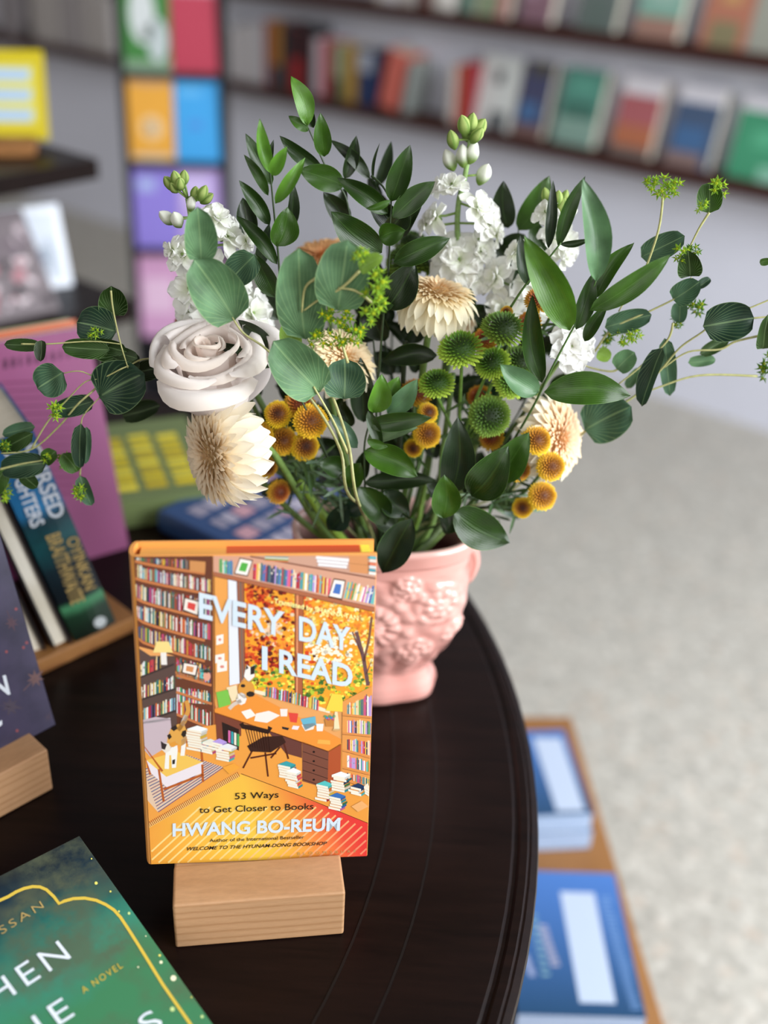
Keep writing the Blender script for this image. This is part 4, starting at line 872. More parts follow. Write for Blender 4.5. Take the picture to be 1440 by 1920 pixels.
def green():
    yaw, tilt = 42, 7.5; T = V((-.1811, .5045, .797)); x = V((math.cos(math.radians(yaw)), math.sin(math.radians(yaw)), 0)); w, h = .138, .205
    F = frame(T, yaw, 90 - tilt); u = F.col[1].to_3d(); F.translation = T - x * w - u * h
    m_, nt, b = newmat('painted_night_garden'); tc = nt.nodes.new('ShaderNodeTexCoord'); sp_ = nt.nodes.new('ShaderNodeSeparateXYZ'); L(nt, tc.outputs['Object'], sp_.inputs[0])
    n = noise(nt, 14, 6, tc.outputs['Object'], .62); n2 = noise(nt, 34, 6, tc.outputs['Object'], .7)
    ad = nt.nodes.new('ShaderNodeMath'); ad.operation = 'MULTIPLY_ADD'; ad.inputs[1].default_value = -7.2; ad.inputs[2].default_value = 1.5; L(nt, sp_.outputs[1], ad.inputs[0])   # 0 at the top edge, growing down
    a2 = nt.nodes.new('ShaderNodeMath'); a2.operation = 'MULTIPLY_ADD'; a2.inputs[1].default_value = .55; L(nt, n.outputs[0], a2.inputs[0]); L(nt, ad.outputs[0], a2.inputs[2])
    r1 = ramp(nt, a2.outputs[0], [(.30, H('#0b131f')), (.50, H('#142e3a')), (.64, H('#1f5a52')), (.80, H('#2f7c66')), (1.0, H('#36744e'))])
    r2 = ramp(nt, n2.outputs[0], [(.36, (0, 0, 0)), (.56, (1, 1, 1))])
    n3 = noise(nt, 16, 3, coords(nt, (1, 1, 1), (0, 0, 1))); r3 = ramp(nt, n3.outputs[0], [(.44, (0, 0, 0)), (.56, (1, 1, 1))])
    f = nt.nodes.new('ShaderNodeMath'); f.operation = 'MULTIPLY'; L(nt, r2.outputs[0], f.inputs[0]); L(nt, r3.outputs[0], f.inputs[1])
    f2 = nt.nodes.new('ShaderNodeMath'); f2.operation = 'MULTIPLY'; f2.inputs[1].default_value = .75; L(nt, f.outputs[0], f2.inputs[0])
    L(nt, mixc(nt, f2.outputs[0], r1.outputs[0], H('#4f5540')), b.inputs['Base Color']); b.inputs['Roughness'].default_value = .42
    r = book_cover_facing('hardcover_book', 'green and midnight blue book with golden arch border, lying tilted in front', F, w, h, .02, m_, hard=True)
    z4 = lambda px_, py_: (px_ / 3.273, 1560 + py_ / 3.273)
    pts = [(-420, 560), (-330, 520), (-180, 490), (-60, 445), (0, 420), (50, 398), (100, 368), (150, 347), (200, 336), (245, 338), (285, 355), (330, 397), (362, 440), (395, 425), (450, 410), (520, 407), (590, 420), (650, 447), (700, 480), (740, 525), (780, 585), (850, 695), (1000, 938), (1170, 1182), (1300, 1380), (1420, 1560)]
    art = Art(F, z4); art.z = .0002; art.ribbon(pts, 19, H('#cdb044')); R = random.Random(2)
    for x_, y_, s in ((562, 165, 5), (590, 315, 10), (678, 366, 6), (792, 500, 9), (980, 758, 8), (988, 800, 10), (1064, 898, 18), (1058, 1088, 15), (1240, 1134, 10), (848, 830, 5), (1175, 1015, 5), (895, 640, 4), (730, 488, 6)): art.disc(x_, y_, s, s, H(R.choice(['#d9d36a', '#b8d08a', '#e8e6c0'])), 10)
    art.mb.build('golden_border', M['printgloss'], r)
    def words(nm, mat, items, bold):
        mb = MB()
        for s, p0, p1, up, sp__ in items: px_letter(mb, F, s, p0, p1, 0, up=up, z=.0004, bold=bold, space=sp__)
        mb.build(nm, M[mat], r)
    words('title_lettering', 'white_ink', [('WHEN', (-98, 1948), (134, 1796), (-26, -39), 1.25), ('THE', (-20, 2009), (141, 1904), (-26, -39), 1.25), ('FIREFLIES', (-115, 2205), (309, 1922), (-26, -39), 1.25)], -.004)
    words('author_lettering', 'dull_gold', [('HASSAN', (-48, 1786), (83, 1702), (-8, -14), 1.35)], -.004)
    words('subtitle_lettering', 'gold_ink', [('A NOVEL', (157, 1864), (231, 1814), (-7, -11), 1.3)], -.004)
    pine_block('wooden block propping the green book, hidden beneath its top edge', base_frame(V((-.262, .372, .7504)), 42), .09, .05, .0105, .02, .005, .002)
green()
b_ = hero()
pine_block('pale pine block carrying the Every Day I Read hardcover', base_frame(V((-.1145, .461, .7504)), 9.3), .1045, .09, .0378, .0315, .029, .0045)
# ================================================================== vase
VC = V((0.001, .728, .7503)); VYAW = math.radians(9)
def vpt(a, hw, hd, z, n=2.7, dr=0):
    ca, sa = math.cos(a), math.sin(a); k = (abs(ca) ** n + abs(sa) ** n) ** (-1 / n)
    x, y = hw * k * ca, hd * k * sa; l = math.hypot(x, y) or 1; x *= 1 + dr / l; y *= 1 + dr / l
    c, s = math.cos(VYAW), math.sin(VYAW); return V((VC.x + x * c - y * s, VC.y + x * s + y * c, VC.z + z))
def vase():
    r = thing('flower_vase', 'glossy pink ceramic vase with raised flower relief and footed base', 'vase', VC)
    prof = [(0, .044, .026), (.004, .0475, .0295), (.010, .0485, .030), (.016, .0470, .029), (.022, .0435, .027), (.028, .0415, .0255), (.033, .0430, .0265), (.045, .0520, .032), (.060, .0600, .0375), (.078, .0650, .041), (.095, .0665, .0425), (.112, .0665, .0425), (.128, .0660, .042), (.138, .0665, .042), (.1395, .0685, .0438), (.150, .0700, .0450), (.153, .0690, .0440), (.1535, .0655, .0405), (.148, .0635, .0385), (.12, .061, .037), (.06, .052, .030), (.03, .03, .018)]
    # resample the outside finely for the relief
    outer = prof[:16]; zs = []
    n = 150
    def lerp(pr, z):
        for a, b in zip(pr[:-1], pr[1:]):
            if a[0] <= z <= b[0]: t = (z - a[0]) / (b[0] - a[0] or 1); return a[1] + (b[1] - a[1]) * t, a[2] + (b[2] - a[2]) * t
        return pr[-1][1:]
    N = 260; rows = []; cols = []; base = H('#d69a90')
    flowers = [(-.012, .088, .036, 13), (.036, .105, .022, 9), (-.05, .112, .02, 8), (.022, .060, .017, 8), (-.045, .062, .018, 8), (.012, .122, .013, 7), (.05, .075, .012, 6)]
    def relief(a, z):
        if math.sin(a) > -.05: return 0
        u = math.cos(a) * .066; h = 0
        for fx, fz, fr, pn in flowers:
            dx, dz = u - fx, z - fz; d = math.hypot(dx, dz); th = math.atan2(dz, dx)
            if d < fr:
                q = d / fr; ring = q * 3.2; k = int(ring); ph = k * 1.1; w = (.5 + .5 * math.cos(pn * th + ph)) ** .5
                f = ring - k; h = max(h, (.0046 * (1 - q * .7) * (.35 + .65 * w) * (.45 + .55 * math.sin(PI * min(1, f + .1)) ** .7)) * min(1, (1 - q) * 5))
        if z > .03: h += .0009 * math.sin(u * 260 + z * 90) * math.sin(z * 210 + u * 60) * (1 if .04 < z < .13 else 0)
        if .025 < z < .06: h += .0012 * math.cos(a * 16) * (1 - abs(z - .042) / .018)
        if z < .03: h += .0008 * math.cos(a * 8)
        return h
    for i in range(n + 1):
        z = .150 * i / n; hw, hd = lerp(outer, z); rw = []; cw = []
        for j in range(N):
            a = 2 * PI * j / N; h = relief(a, z); rw.append(vpt(a, hw, hd, z, 2.7, h)); cw.append(mix(base, H('#e6b2a8'), min(1, h / .004)))
        rows.append(rw); cols.append(cw)
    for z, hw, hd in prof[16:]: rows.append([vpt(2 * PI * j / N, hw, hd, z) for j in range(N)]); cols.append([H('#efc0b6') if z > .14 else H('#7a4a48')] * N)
    mb = MB(); mb.grid(rows, cols, closed=True)
    b0 = [j for j in range(N)]; mb.face(b0[::-1]); k = len(mb.v) - N; mb.face([k + j for j in range(N)])
    part(mb, 'body', M['vase'], r, smooth=True)
    for s in (0, PI):                                           # small lug handles
        mb = MB(); pts = []
        for i in range(9): a = PI * i / 8; z = .137 - .034 * i / 8; e = vpt(s, .0655 + .0068 * math.sin(a) ** .7, .04, z); pts.append(e)
        for dy in (-.006, -.002, .002, .006):
            for ins in (0, .004): mb.tube([p + V((-math.cos(s) * ins, dy, 0)) for p in pts], .0046, .0036, 10, base)
        part(mb, 'handle', M['vase'], r, smooth=True)
    mb = MB(); N2 = 40; mb.face([mb.vert(vpt(2 * PI * j / N2, .058, .034, .105), H('#1c221a')) for j in range(N2)]); part(mb, 'water', M['petal'], r)
vase()
RND = random.Random(11)
def mouth(px, Yt=None):
    """where a stem that tops out at measured column px crosses the mouth of the vase, and its foot inside"""
    k = max(-1, min(1, (px - 715) / 330)); x = VC.x + k * .046 + RND.uniform(-.006, .006); y = VC.y + RND.uniform(-.018, .016) + k * .006
    return V((x, y, VC.z + .150)), V((VC.x - k * .018 + RND.uniform(-.008, .008), VC.y + RND.uniform(-.008, .008), VC.z + .108))
def stem_into(pts, px):
    """pts from the tip down; continues into the vase"""
    a, b = mouth(px); return smoothpath(list(pts) + [a, b], 6), b
GS = H('#5f7d3a'); GD = H('#2c3f1c')

# ------------------------------------------------------------------ leaves
def leaf(mb, B, T, width, kind, c, roll=0, cup=.25, curl=.12, sgn=1, n=12, m_=4):
    ax = T - B; ln = ax.length; a = ax.normalized(); mid = (B + T) / 2; v = (CAM - mid).normalized()
    nn = (v - a * v.dot(a)); nn = nn.normalized() if nn.length > .05 else V((0, -1, 0)); side = a.cross(nn).normalized()
    cr, sr = math.cos(roll), math.sin(roll); nn, side = nn * cr + side * sr, side * cr - nn * sr
    rows = []; cols = []; uvs = []; bend = math.sin(B.x * 917 + T.z * 631) * (.07 if kind == 'ruscus' else .02)
    for i in range(n + 1):
        t = i / n
        if kind == 'ruscus': w = (t ** .66) * ((1 - t) ** .92) * (1 + .15 * t) / .372
        elif kind == 'round': w = (t ** .33) * ((1 - t) ** .42) / .594
        else: w = (t ** .5) * ((1 - t) ** .5) * 2
        ce = B + ax * t + side * (bend * ln * math.sin(PI * t)) + nn * (sgn * curl * ln * math.sin(PI * t) ) - nn * (sgn * curl * .8 * ln * t * t * .5)
        rw = []; cw = []; uw = []
        for j in range(-m_, m_ + 1):
            s = j / m_; h = width / 2 * w
            k = cup * h * (s * s * 1.1 + .25 * abs(s)); rw.append(ce + side * (s * h * math.sqrt(max(.2, 1 - (cup * s) ** 2 * .6))) + nn * k + nn * (.03 * width * math.sin(t * 9 + s * 3)))
            cw.append(mul(c, 1.0 if kind == 'ruscus' else 1)); uw.append((t, .5 + s / 2))
        rows.append(rw); cols.append(cw); uvs.append(uw)
    mb.grid(rows, cols, uvs)
LG = {'d': H('#18270d'), 'm': H('#233c10'), 'g': H('#315212'), 'l': H('#527e26'), 'p': H('#6d8560'), 's': H('#23331e'),
      'b': H('#587c56'), 'B': H('#3b5a42'), 'k': H('#1f3828'), 'y': H('#86aa44')}
def branch(name, label, cat, kind, leaves, Y, stems, stem_c=None, stem_w=.0011, tufts=(), top=None, group=None, into=True):
    """leaves: (bx, by, tx, ty, width_px, tone[, dY[, roll]]) measured on the photograph; placed at distance Y + dY"""
    stem_c = stem_c or GD; paths = []; foot = None
    for k, st in enumerate(stems):
        pts = [P(p[0], p[1], Y + (p[2] if len(p) > 2 else 0)) for p in st]
        if k == 0 and into: path, foot = stem_into(pts, st[-1][0])
        else: path = smoothpath(pts, 6)
        paths.append(path)
    foot = foot or paths[0][-1]
    r = thing(name, label, cat, foot, group=group)
    mb = MB()
    for k, path in enumerate(paths): mb.tube(path[::-1], stem_w * (1 if k == 0 else .8), stem_w * .45, 7, mix(stem_c, GD, .25) if k == 0 else stem_c, stem_c)
    part(mb, 'stem', M['stem'], r, smooth=True)
    mb = MB(); R = random.Random(len(leaves) * 7)
    for lf in leaves:
        bx, by, tx, ty, w, tn = lf[:6]; dY = lf[6] if len(lf) > 6 else 0; roll = math.radians(lf[7]) if len(lf) > 7 else R.uniform(-.4, .4)
        y0 = Y + dY; dt = R.uniform(-.008, .008); B = P(bx, by, y0); T = P(tx, ty, y0 + dt); wd = w * depth(B) / FPX / max(.5, math.cos(roll)) * 1.04
        c = mul(LG[tn], R.uniform(.9, 1.12)); leaf(mb, B, T, wd, kind, c, roll, cup=R.uniform(.18, .5), curl=R.uniform(-.03, .1) if kind == 'ruscus' else R.uniform(-.05, .05), sgn=1)
    part(mb, 'foliage', M['ruscus'] if kind == 'ruscus' else M['round'], r, smooth=True)
    for tf in tufts: tuft(r, *tf, Y)
    return r
def tuft(root, px, py, s, tone, dY, Y, nm='flower_head'):
    """umbel of tiny starry bracts"""
    mb = MB(); R = random.Random(int(px * 7 + py)); C0 = P(px, py, Y + dY); sc = s * 1.35 * depth(C0) / FPX
    v = (CAM - C0).normalized(); yel = H('#d9d61c'); lime = {'y': H('#8fb83a'), 'l': H('#9cc43e'), 'd': H('#5f8f34')}[tone]
    for k in range(9):
        d = V((R.gauss(0, 1), R.gauss(0, .8), R.gauss(0, 1))).normalized(); c = C0 + d * sc * R.uniform(.25, .8); ax = (d + v * .8).normalized(); u = ax.orthogonal().normalized(); w = ax.cross(u)
        mb.tube([C0 - v * sc * .2, c], sc * .035, sc * .025, 5, lime)
        for j in range(5):
            a = 2 * PI * j / 5 + k; e = u * math.cos(a) + w * math.sin(a); f = ax.cross(e); l = sc * .48; cc = mix(lime, H('#3f7030'), R.uniform(0, .45)); cm = mix(lime, yel, .4)
            i0 = mb.vert(c, cm); i1 = mb.vert(c + e * l * .45 + f * l * .2 + ax * l * .1, cc); i2 = mb.vert(c + e * l + ax * l * .45, cc); i3 = mb.vert(c + e * l * .45 - f * l * .2 + ax * l * .1, cc); i4 = mb.vert(c + e * l * .5 - ax * l * .04, mul(cc, .8))
            mb.face((i0, i1, i2, i4)); mb.face((i0, i4, i2, i3))
        for j in range(5):
            a = 2 * PI * j / 5; e = u * math.cos(a) + w * math.sin(a); q = c + e * sc * .09 + ax * sc * .12; mb.tube([c, q], sc * .04, sc * .05, 5, yel if tone == 'y' else mix(yel, lime, .5))
    part(mb, nm, M['petal'], root, smooth=False)

RB = 'ruscus'
branch('ruscus_branch', 'dark glossy leafy branch standing upright at the upper left beside the white stock', 'foliage', RB, [
 (508, 325, 487, 222, 27, 'l'), (510, 347, 461, 250, 30, 'm', .01), (503, 367, 457, 290, 20, 'g'), (506, 422, 448, 338, 30, 'm', -.006), (472, 450, 455, 370, 40, 'd', .02, 0),
 (510, 329, 538, 275, 28, 'l', -.006), (516, 382, 571, 295, 27, 'l', -.01), (530, 450, 549, 338, 24, 'd', .02), (518, 462, 540, 388, 54, 'g', -.012, 10), (520, 496, 443, 404, 30, 'm', 0),
 (518, 558, 477, 475, 40, 'm', -.014), (498, 340, 512, 262, 18, 'd', .015), (486, 500, 505, 420, 26, 's', .03), (528, 600, 488, 520, 44, 'd', .02), (528, 560, 560, 480, 34, 'd', .03)],
 .70, [[(506, 318), (512, 380), (520, 460), (530, 560), (560, 700)]])
branch('ruscus_branch', 'tallest leafy green branch, its tip highest of the whole bouquet', 'foliage', RB, [
 (577, 236, 546, 142, 36, 'l', -.004, 10), (588, 240, 568, 178, 24, 'd', .006), (578, 246, 541, 217, 20, 'g', -.004), (608, 294, 601, 212, 34, 'g', -.006, 5), (603, 316, 524, 255, 30, 'm'),
 (646, 348, 561, 318, 48, 'g', -.01, 0), (694, 336, 619, 262, 24, 'd', .015), (646, 336, 668, 254, 28, 'd', .01), (652, 424, 606, 360, 40, 'd', .005), (642, 350, 668, 340, 18, 'd'), (648, 415, 648, 350, 26, 'd', .01)],
 .745, [[(575, 232), (598, 285), (622, 335), (648, 370), (662, 450), (680, 560), (690, 700)]])
branch('ruscus_branch', 'leafy green branch rising at the centre in front of the peach gerbera', 'foliage', RB, [
 (733, 378, 769, 272, 44, 'm', -.004, 0), (736, 408, 816, 340, 42, 'm', -.008, 5), (728, 400, 632, 334, 40, 'm', -.006, -8), (733, 376, 686, 391, 14, 'g', -.012), (716, 474, 621, 397, 60, 'm', -.01, 0),
 (711, 446, 760, 432, 44, 'g', -.014, 10), (738, 492, 844, 447, 46, 'm', -.012, 6), (724, 580, 778, 492, 64, 'd', -.004, 0), (745, 432, 690, 372, 46, 'd', .02), (757, 444, 791, 385, 18, 'd', .02), (725, 430, 765, 380, 42, 'd', .015),
 (706, 584, 738, 572, 22, 'm', -.01), (820, 666, 716, 678, 42, 'd', 0, 0), (722, 640, 690, 560, 50, 'd', .02), (722, 560, 690, 500, 44, 'd', .02), (700, 344, 712, 268, 6, 'd', .04)],
 .705, [[(734, 372), (731, 430), (729, 500), (720, 580), (712, 680), (706, 790)], [(733, 377, -.004), (718, 350, .02), (697, 330, .03)]])
branch('ruscus_branch', 'blurry greyish leaf sprig behind the bouquet, just right of the tallest branch', 'foliage', RB, [(706, 350, 734, 265, 24, 's', 0, 20), (716, 372, 690, 330, 22, 'd'), (730, 420, 712, 360, 26, 's')], .80, [[(706, 350), (722, 400), (728, 500), (735, 640)]])
branch('ruscus_branch', 'glossy leafy branch drooping over the vase behind the standing hardcover', 'foliage', RB, [
 (682, 792, 676, 670, 50, 's', .02, 0), (700, 774, 716, 702, 44, 'l', -.008, 10), (722, 762, 748, 706, 36, 'l', 0, 0), (726, 775, 783, 711, 40, 'b', -.006, 5), (688, 797, 810, 783, 36, 'm', -.012, 10),
 (688, 826, 782, 800, 34, 'p', -.004, -30), (670, 840, 617, 774, 28, 'B', -.01, 25), (682, 846, 783, 894, 56, 'g', -.016, 0), (688, 826, 727, 838, 18, 'g', -.02), (645, 884, 598, 866, 42, 'm', -.006, 0), (676, 868, 650, 913, 44, 'g', -.012, 10),
 (682, 906, 818, 900, 40, 'd', .004, 0), (672, 912, 724, 986, 56, 'm', -.014, 0), (720, 920, 767, 968, 52, 's', -.004, 0), (772, 972, 716, 1076, 66, 's', -.022, 0), (650, 948, 614, 994, 44, 'k', .006, 0), (690, 940, 640, 960, 36, 'k', .01), (660, 800, 640, 750, 30, 'd', .02),
 (690, 770, 716, 845, 24, 'm', -.01), (676, 900, 690, 840, 30, 'd', .01), (700, 960, 745, 1000, 36, 'd', .012)],
 .675, [[(716, 705, 0), (700, 770, 0), (684, 830, 0), (684, 905, .006), (694, 960, .02)], [(735, 938, -.004), (752, 960, -.008), (772, 975, -.02)]])
branch('ruscus_branch', 'broad dark leaves hanging over the right rim of the vase', 'foliage', RB, [
 (846, 926, 858, 782, 66, 's', -.004, -6), (831, 972, 833, 890, 56, 'g', -.024, 0), (884, 930, 952, 838, 76, 'm', -.016, 0), (930, 902, 991, 812, 62, 'g', .0, 0), (850, 958, 956, 1018, 74, 'm', -.018, 0), (860, 968, 832, 1000, 44, 'd', .012), (870, 925, 905, 880, 40, 'd', .02), (832, 930, 800, 900, 34, 'd', .03)],
 .668, [[(900, 905, 0), (865, 935, 0), (842, 958, .01), (820, 985, .03)], [(852, 950, 0), (850, 920, -.002)]])
branch('ruscus_branch', 'bright leafy branch reaching up to the right across the white carnation', 'foliage', RB, [
 (1069, 620, 983, 442, 66, 'l', -.012, -10), (1118, 528, 1093, 334, 52, 'b', -.012, 10), (1046, 462, 1098, 330, 28, 'm', .012, 20), (1028, 466, 1037, 338, 22, 's', .012), (1116, 560, 1189, 455, 34, 'g', .004), (1106, 582, 1259, 478, 44, 'g', -.01, 15),
 (1080, 618, 1112, 512, 36, 'm', -.004), (1050, 458, 1108, 448, 14, 'd', .012), (1016, 718, 998, 552, 42, 'm', -.004, 15), (1020, 735, 1184, 742, 62, 'g', -.014, 0), (1010, 736, 938, 684, 50, 'b', -.012, 10), (990, 535, 976, 440, 28, 's', .012), (1096, 640, 1140, 570, 26, 'm', .005)],
 .675, [[(1118, 525, 0), (1098, 575, 0), (1072, 620, 0), (1035, 690, 0), (1000, 762, .004), (960, 830, .02), (900, 930, .035)], [(1052, 455, .012), (1020, 495, .012), (985, 535, .012), (958, 575, .02)]], stem_c=H('#4d7030'))
branch('ruscus_branch', 'leafy sprig at the back right behind the white stock flowers', 'foliage', RB, [
 (952, 428, 944, 340, 44, 'd', 0, 0), (972, 432, 1030, 330, 50, 'g', .0, 0), (985, 440, 930, 476, 36, 'd'), (1028, 486, 1000, 408, 38, 'm'), (960, 500, 925, 450, 30, 'd'), (884, 574, 922, 600, 38, 'd', -.04, 0), (900, 600, 925, 560, 26, 's', -.03)],
 .78, [[(972, 430), (968, 480), (950, 540), (910, 640)]])
branch('ruscus_branch', 'small dark pointed leaves tucked under the white rose and round leaves', 'foliage', RB, [(500, 676, 402, 642, 26, 'd', -.004, 0), (512, 654, 446, 600, 30, 'd', .004), (505, 690, 430, 650, 20, 'm', -.012), (540, 700, 500, 660, 34, 'd', .02)], .675, [[(498, 674), (530, 700), (570, 760), (610, 850)]])

# ------------------------------------------------------------------ round-leaved trailing sprays
RL = 'round'
PS = H('#b3b276')
branch('thoroughwax_spray', 'round leaf on a pale stem crossing in front of the white rose', 'foliage', RL, [(440, 600, 364, 486, 96, 'b', 0, 0), (377, 488, 370, 388, 62, 'b', .004, 5), (478, 478, 428, 530, 58, 'B', .03, 0)], .645,
 [[(432, 588), (456, 624), (500, 655), (556, 715), (605, 780), (640, 850), (655, 930)]], PS, .0013)
branch('thoroughwax_spray', 'pair of large round waxy leaves with yellow starry flowers at the centre', 'foliage', RL, [(572, 636, 560, 466, 88, 'b', 0, 0), (633, 582, 652, 450, 96, 'b', -.01, 0), (600, 735, 512, 640, 92, 'b', -.004, 0), (645, 748, 646, 672, 78, 'B', 0, 0), (674, 506, 718, 480, 30, 'y', -.014), (552, 650, 540, 600, 40, 'y', .01), (676, 560, 640, 540, 50, 'B', .01)], .64,
 [[(566, 585), (564, 610), (580, 640), (605, 700), (630, 760), (655, 840), (668, 930)], [(566, 585, -.006), (572, 540, -.008), (592, 522, -.008)], [(570, 582, -.006), (598, 562, -.008), (640, 540, -.012), (674, 508, -.014)], [(634, 540, -.012), (668, 546, -.014), (700, 570, -.014)], [(588, 725, -.006), (625, 790, -.004), (652, 850, 0)], [(632, 600, 0), (640, 640, 0), (652, 680, 0)]], PS, .0013,
 tufts=[(600, 635, 20, 'y', -.01), (638, 634, 20, 'y', -.014), (664, 622, 20, 'y', -.014), (648, 590, 20, 'y', -.01), (618, 592, 18, 'y', -.006), (676, 480, 16, 'l', -.02), (706, 530, 24, 'l', -.02), (700, 566, 22, 'l', -.02), (692, 596, 17, 'l', -.018)])
branch('thoroughwax_spray', 'trailing spray of round leaves stretching left over the magenta book', 'foliage', RL, [
 (186, 744, 270, 700, 98, 'k', 0, 0), (118, 698, 70, 728, 64, 'B', -.01, 0), (176, 752, 97, 772, 38, 'k', .006), (152, 794, 150, 878, 28, 'k', -.006), (162, 800, 160, 870, 18, 'B', 0), (218, 622, 144, 604, 72, 'k', .01, 0), (213, 592, 208, 536, 54, 'm', .02, 0), (262, 690, 190, 668, 50, 'd', .01), (240, 660, 160, 645, 44, 'm', .006),
 (206, 656, 116, 650, 38, 'm', 0), (258, 672, 202, 654, 26, 'd', .004), (76, 648, 8, 646, 24, 'm', 0), (78, 638, 76, 678, 22, 'd', 0), (118, 850, 146, 884, 34, 'g', -.004), (150, 892, 172, 948, 28, 'B', -.01), (105, 845, 84, 868, 30, 'g'), (250, 700, 300, 690, 40, 'd', .02), (230, 780, 300, 760, 40, 'd', .05)],
 .66, [[(118, 700), (150, 696), (190, 708), (236, 688), (290, 674, .02), (400, 720, .05), (520, 850, .06)], [(188, 744), (160, 774), (152, 796), (152, 850), (150, 892)], [(188, 710, 0), (160, 716), (130, 745), (90, 790), (60, 840)], [(240, 690, 0), (225, 640), (212, 580), (208, 545)], [(225, 645, 0), (170, 640), (90, 645), (40, 645)]], PS, .0008,
 tufts=[(97, 768, 17, 'l', -.01), (90, 858, 14, 'l', 0), (120, 862, 14, 'l', 0), (154, 918, 15, 'l', -.014), (178, 622, 12, 'l', 0)])
branch('thoroughwax_spray', 'round leaves at the left edge hanging before the blue leaning book', 'foliage', RL, [(88, 868, 0, 880, 48, 'k', 0, 0), (62, 812, 0, 846, 32, 'm', 0), (66, 800, 4, 815, 24, 'B', .01), (10, 880, -20, 930, 40, 'g', 0), (40, 890, 70, 915, 26, 'm', 0)],
 .66, [[(2, 850), (60, 842), (110, 800), (160, 745), (240, 700, .02), (380, 740, .05), (520, 860, .065)], [(88, 862), (40, 870), (0, 880)]], PS, .0011, tufts=[(48, 896, 14, 'd', 0), (6, 925, 16, 'l', 0), (10, 835, 12, 'd', 0)])
branch('thoroughwax_spray', 'long trailing spray of round leaves reaching the right edge of the picture', 'foliage', RL, [
 (1318, 612, 1414, 596, 74, 'k', -.01, 0), (1096, 806, 1184, 762, 84, 'B', 0, 0), (1243, 652, 1203, 762, 36, 'k', -.012, 30), (1246, 634, 1256, 742, 32, 'B', 0), (1312, 664, 1366, 634, 26, 'm', .01), (1290, 680, 1342, 674, 22, 'b', .01), (1175, 728, 1200, 690, 20, 'b', .02), (1430, 654, 1440, 590, 36, 'm', 0), (1424, 492, 1446, 488, 14, 'g', 0)],
 .70, [[(1460, 555), (1400, 580), (1342, 605), (1312, 626), (1275, 652), (1240, 692), (1196, 738), (1150, 768), (1098, 808, .01), (1010, 880, .03), (900, 960, .035)], [(1460, 592), (1400, 598), (1345, 606)], [(1195, 742, 0), (1230, 728), (1310, 704), (1420, 705)], [(1244, 690, 0), (1290, 660), (1350, 655), (1380, 640), (1440, 626)], [(1160, 720, 0), (1200, 688), (1250, 640), (1262, 606)]], PS, .0011, tufts=[(1436, 700, 18, 'd', 0), (1316, 386, 12, 'l', 0), (1440, 680, 16, 'd', 0)])
branch('thoroughwax_spray', 'pale-stemmed spray climbing right with small lime flowers and round leaves', 'foliage', RL, [
 (1134, 614, 1222, 590, 42, 'B', 0, 0), (1202, 482, 1284, 442, 46, 'B', .01, 0), (1294, 518, 1290, 470, 46, 'm', 0, 0), (1262, 562, 1312, 528, 46, 'B', 0, 0), (1306, 540, 1332, 522, 18, 'k', .006), (1276, 566, 1274, 606, 30, 'B', .006), (1156, 692, 1190, 660, 42, 'b', -.006, 0), (1120, 660, 1145, 672, 26, 'y', .004), (1330, 400, 1330, 342, 48, 'g', 0, 0)],
 .71, [[(1296, 520), (1292, 545), (1262, 562), (1215, 585), (1150, 615), (1118, 655), (1085, 700, .01), (1030, 800, .02), (950, 920, .02)], [(1086, 680, 0), (1110, 690), (1150, 696), (1170, 680)], [(1160, 584, 0), (1180, 550), (1205, 515), (1235, 430), (1244, 352)], [(1290, 470, 0), (1310, 430), (1330, 398)]], PS, .0011,
 tufts=[(1222, 345, 16, 'l', 0), (1244, 348, 20, 'l', 0), (1266, 350, 16, 'l', 0), (1344, 352, 17, 'l', 0), (1282, 474, 15, 'l', -.004), (1298, 468, 13, 'd', 0), (1308, 578, 18, 'd', .01), (1272, 604, 12, 'd', .006), (1190, 628, 15, 'l', -.006), (1172, 632, 15, 'l', -.006), (1144, 630, 16, 'd', .01), (1130, 650, 12, 'l', .01)])

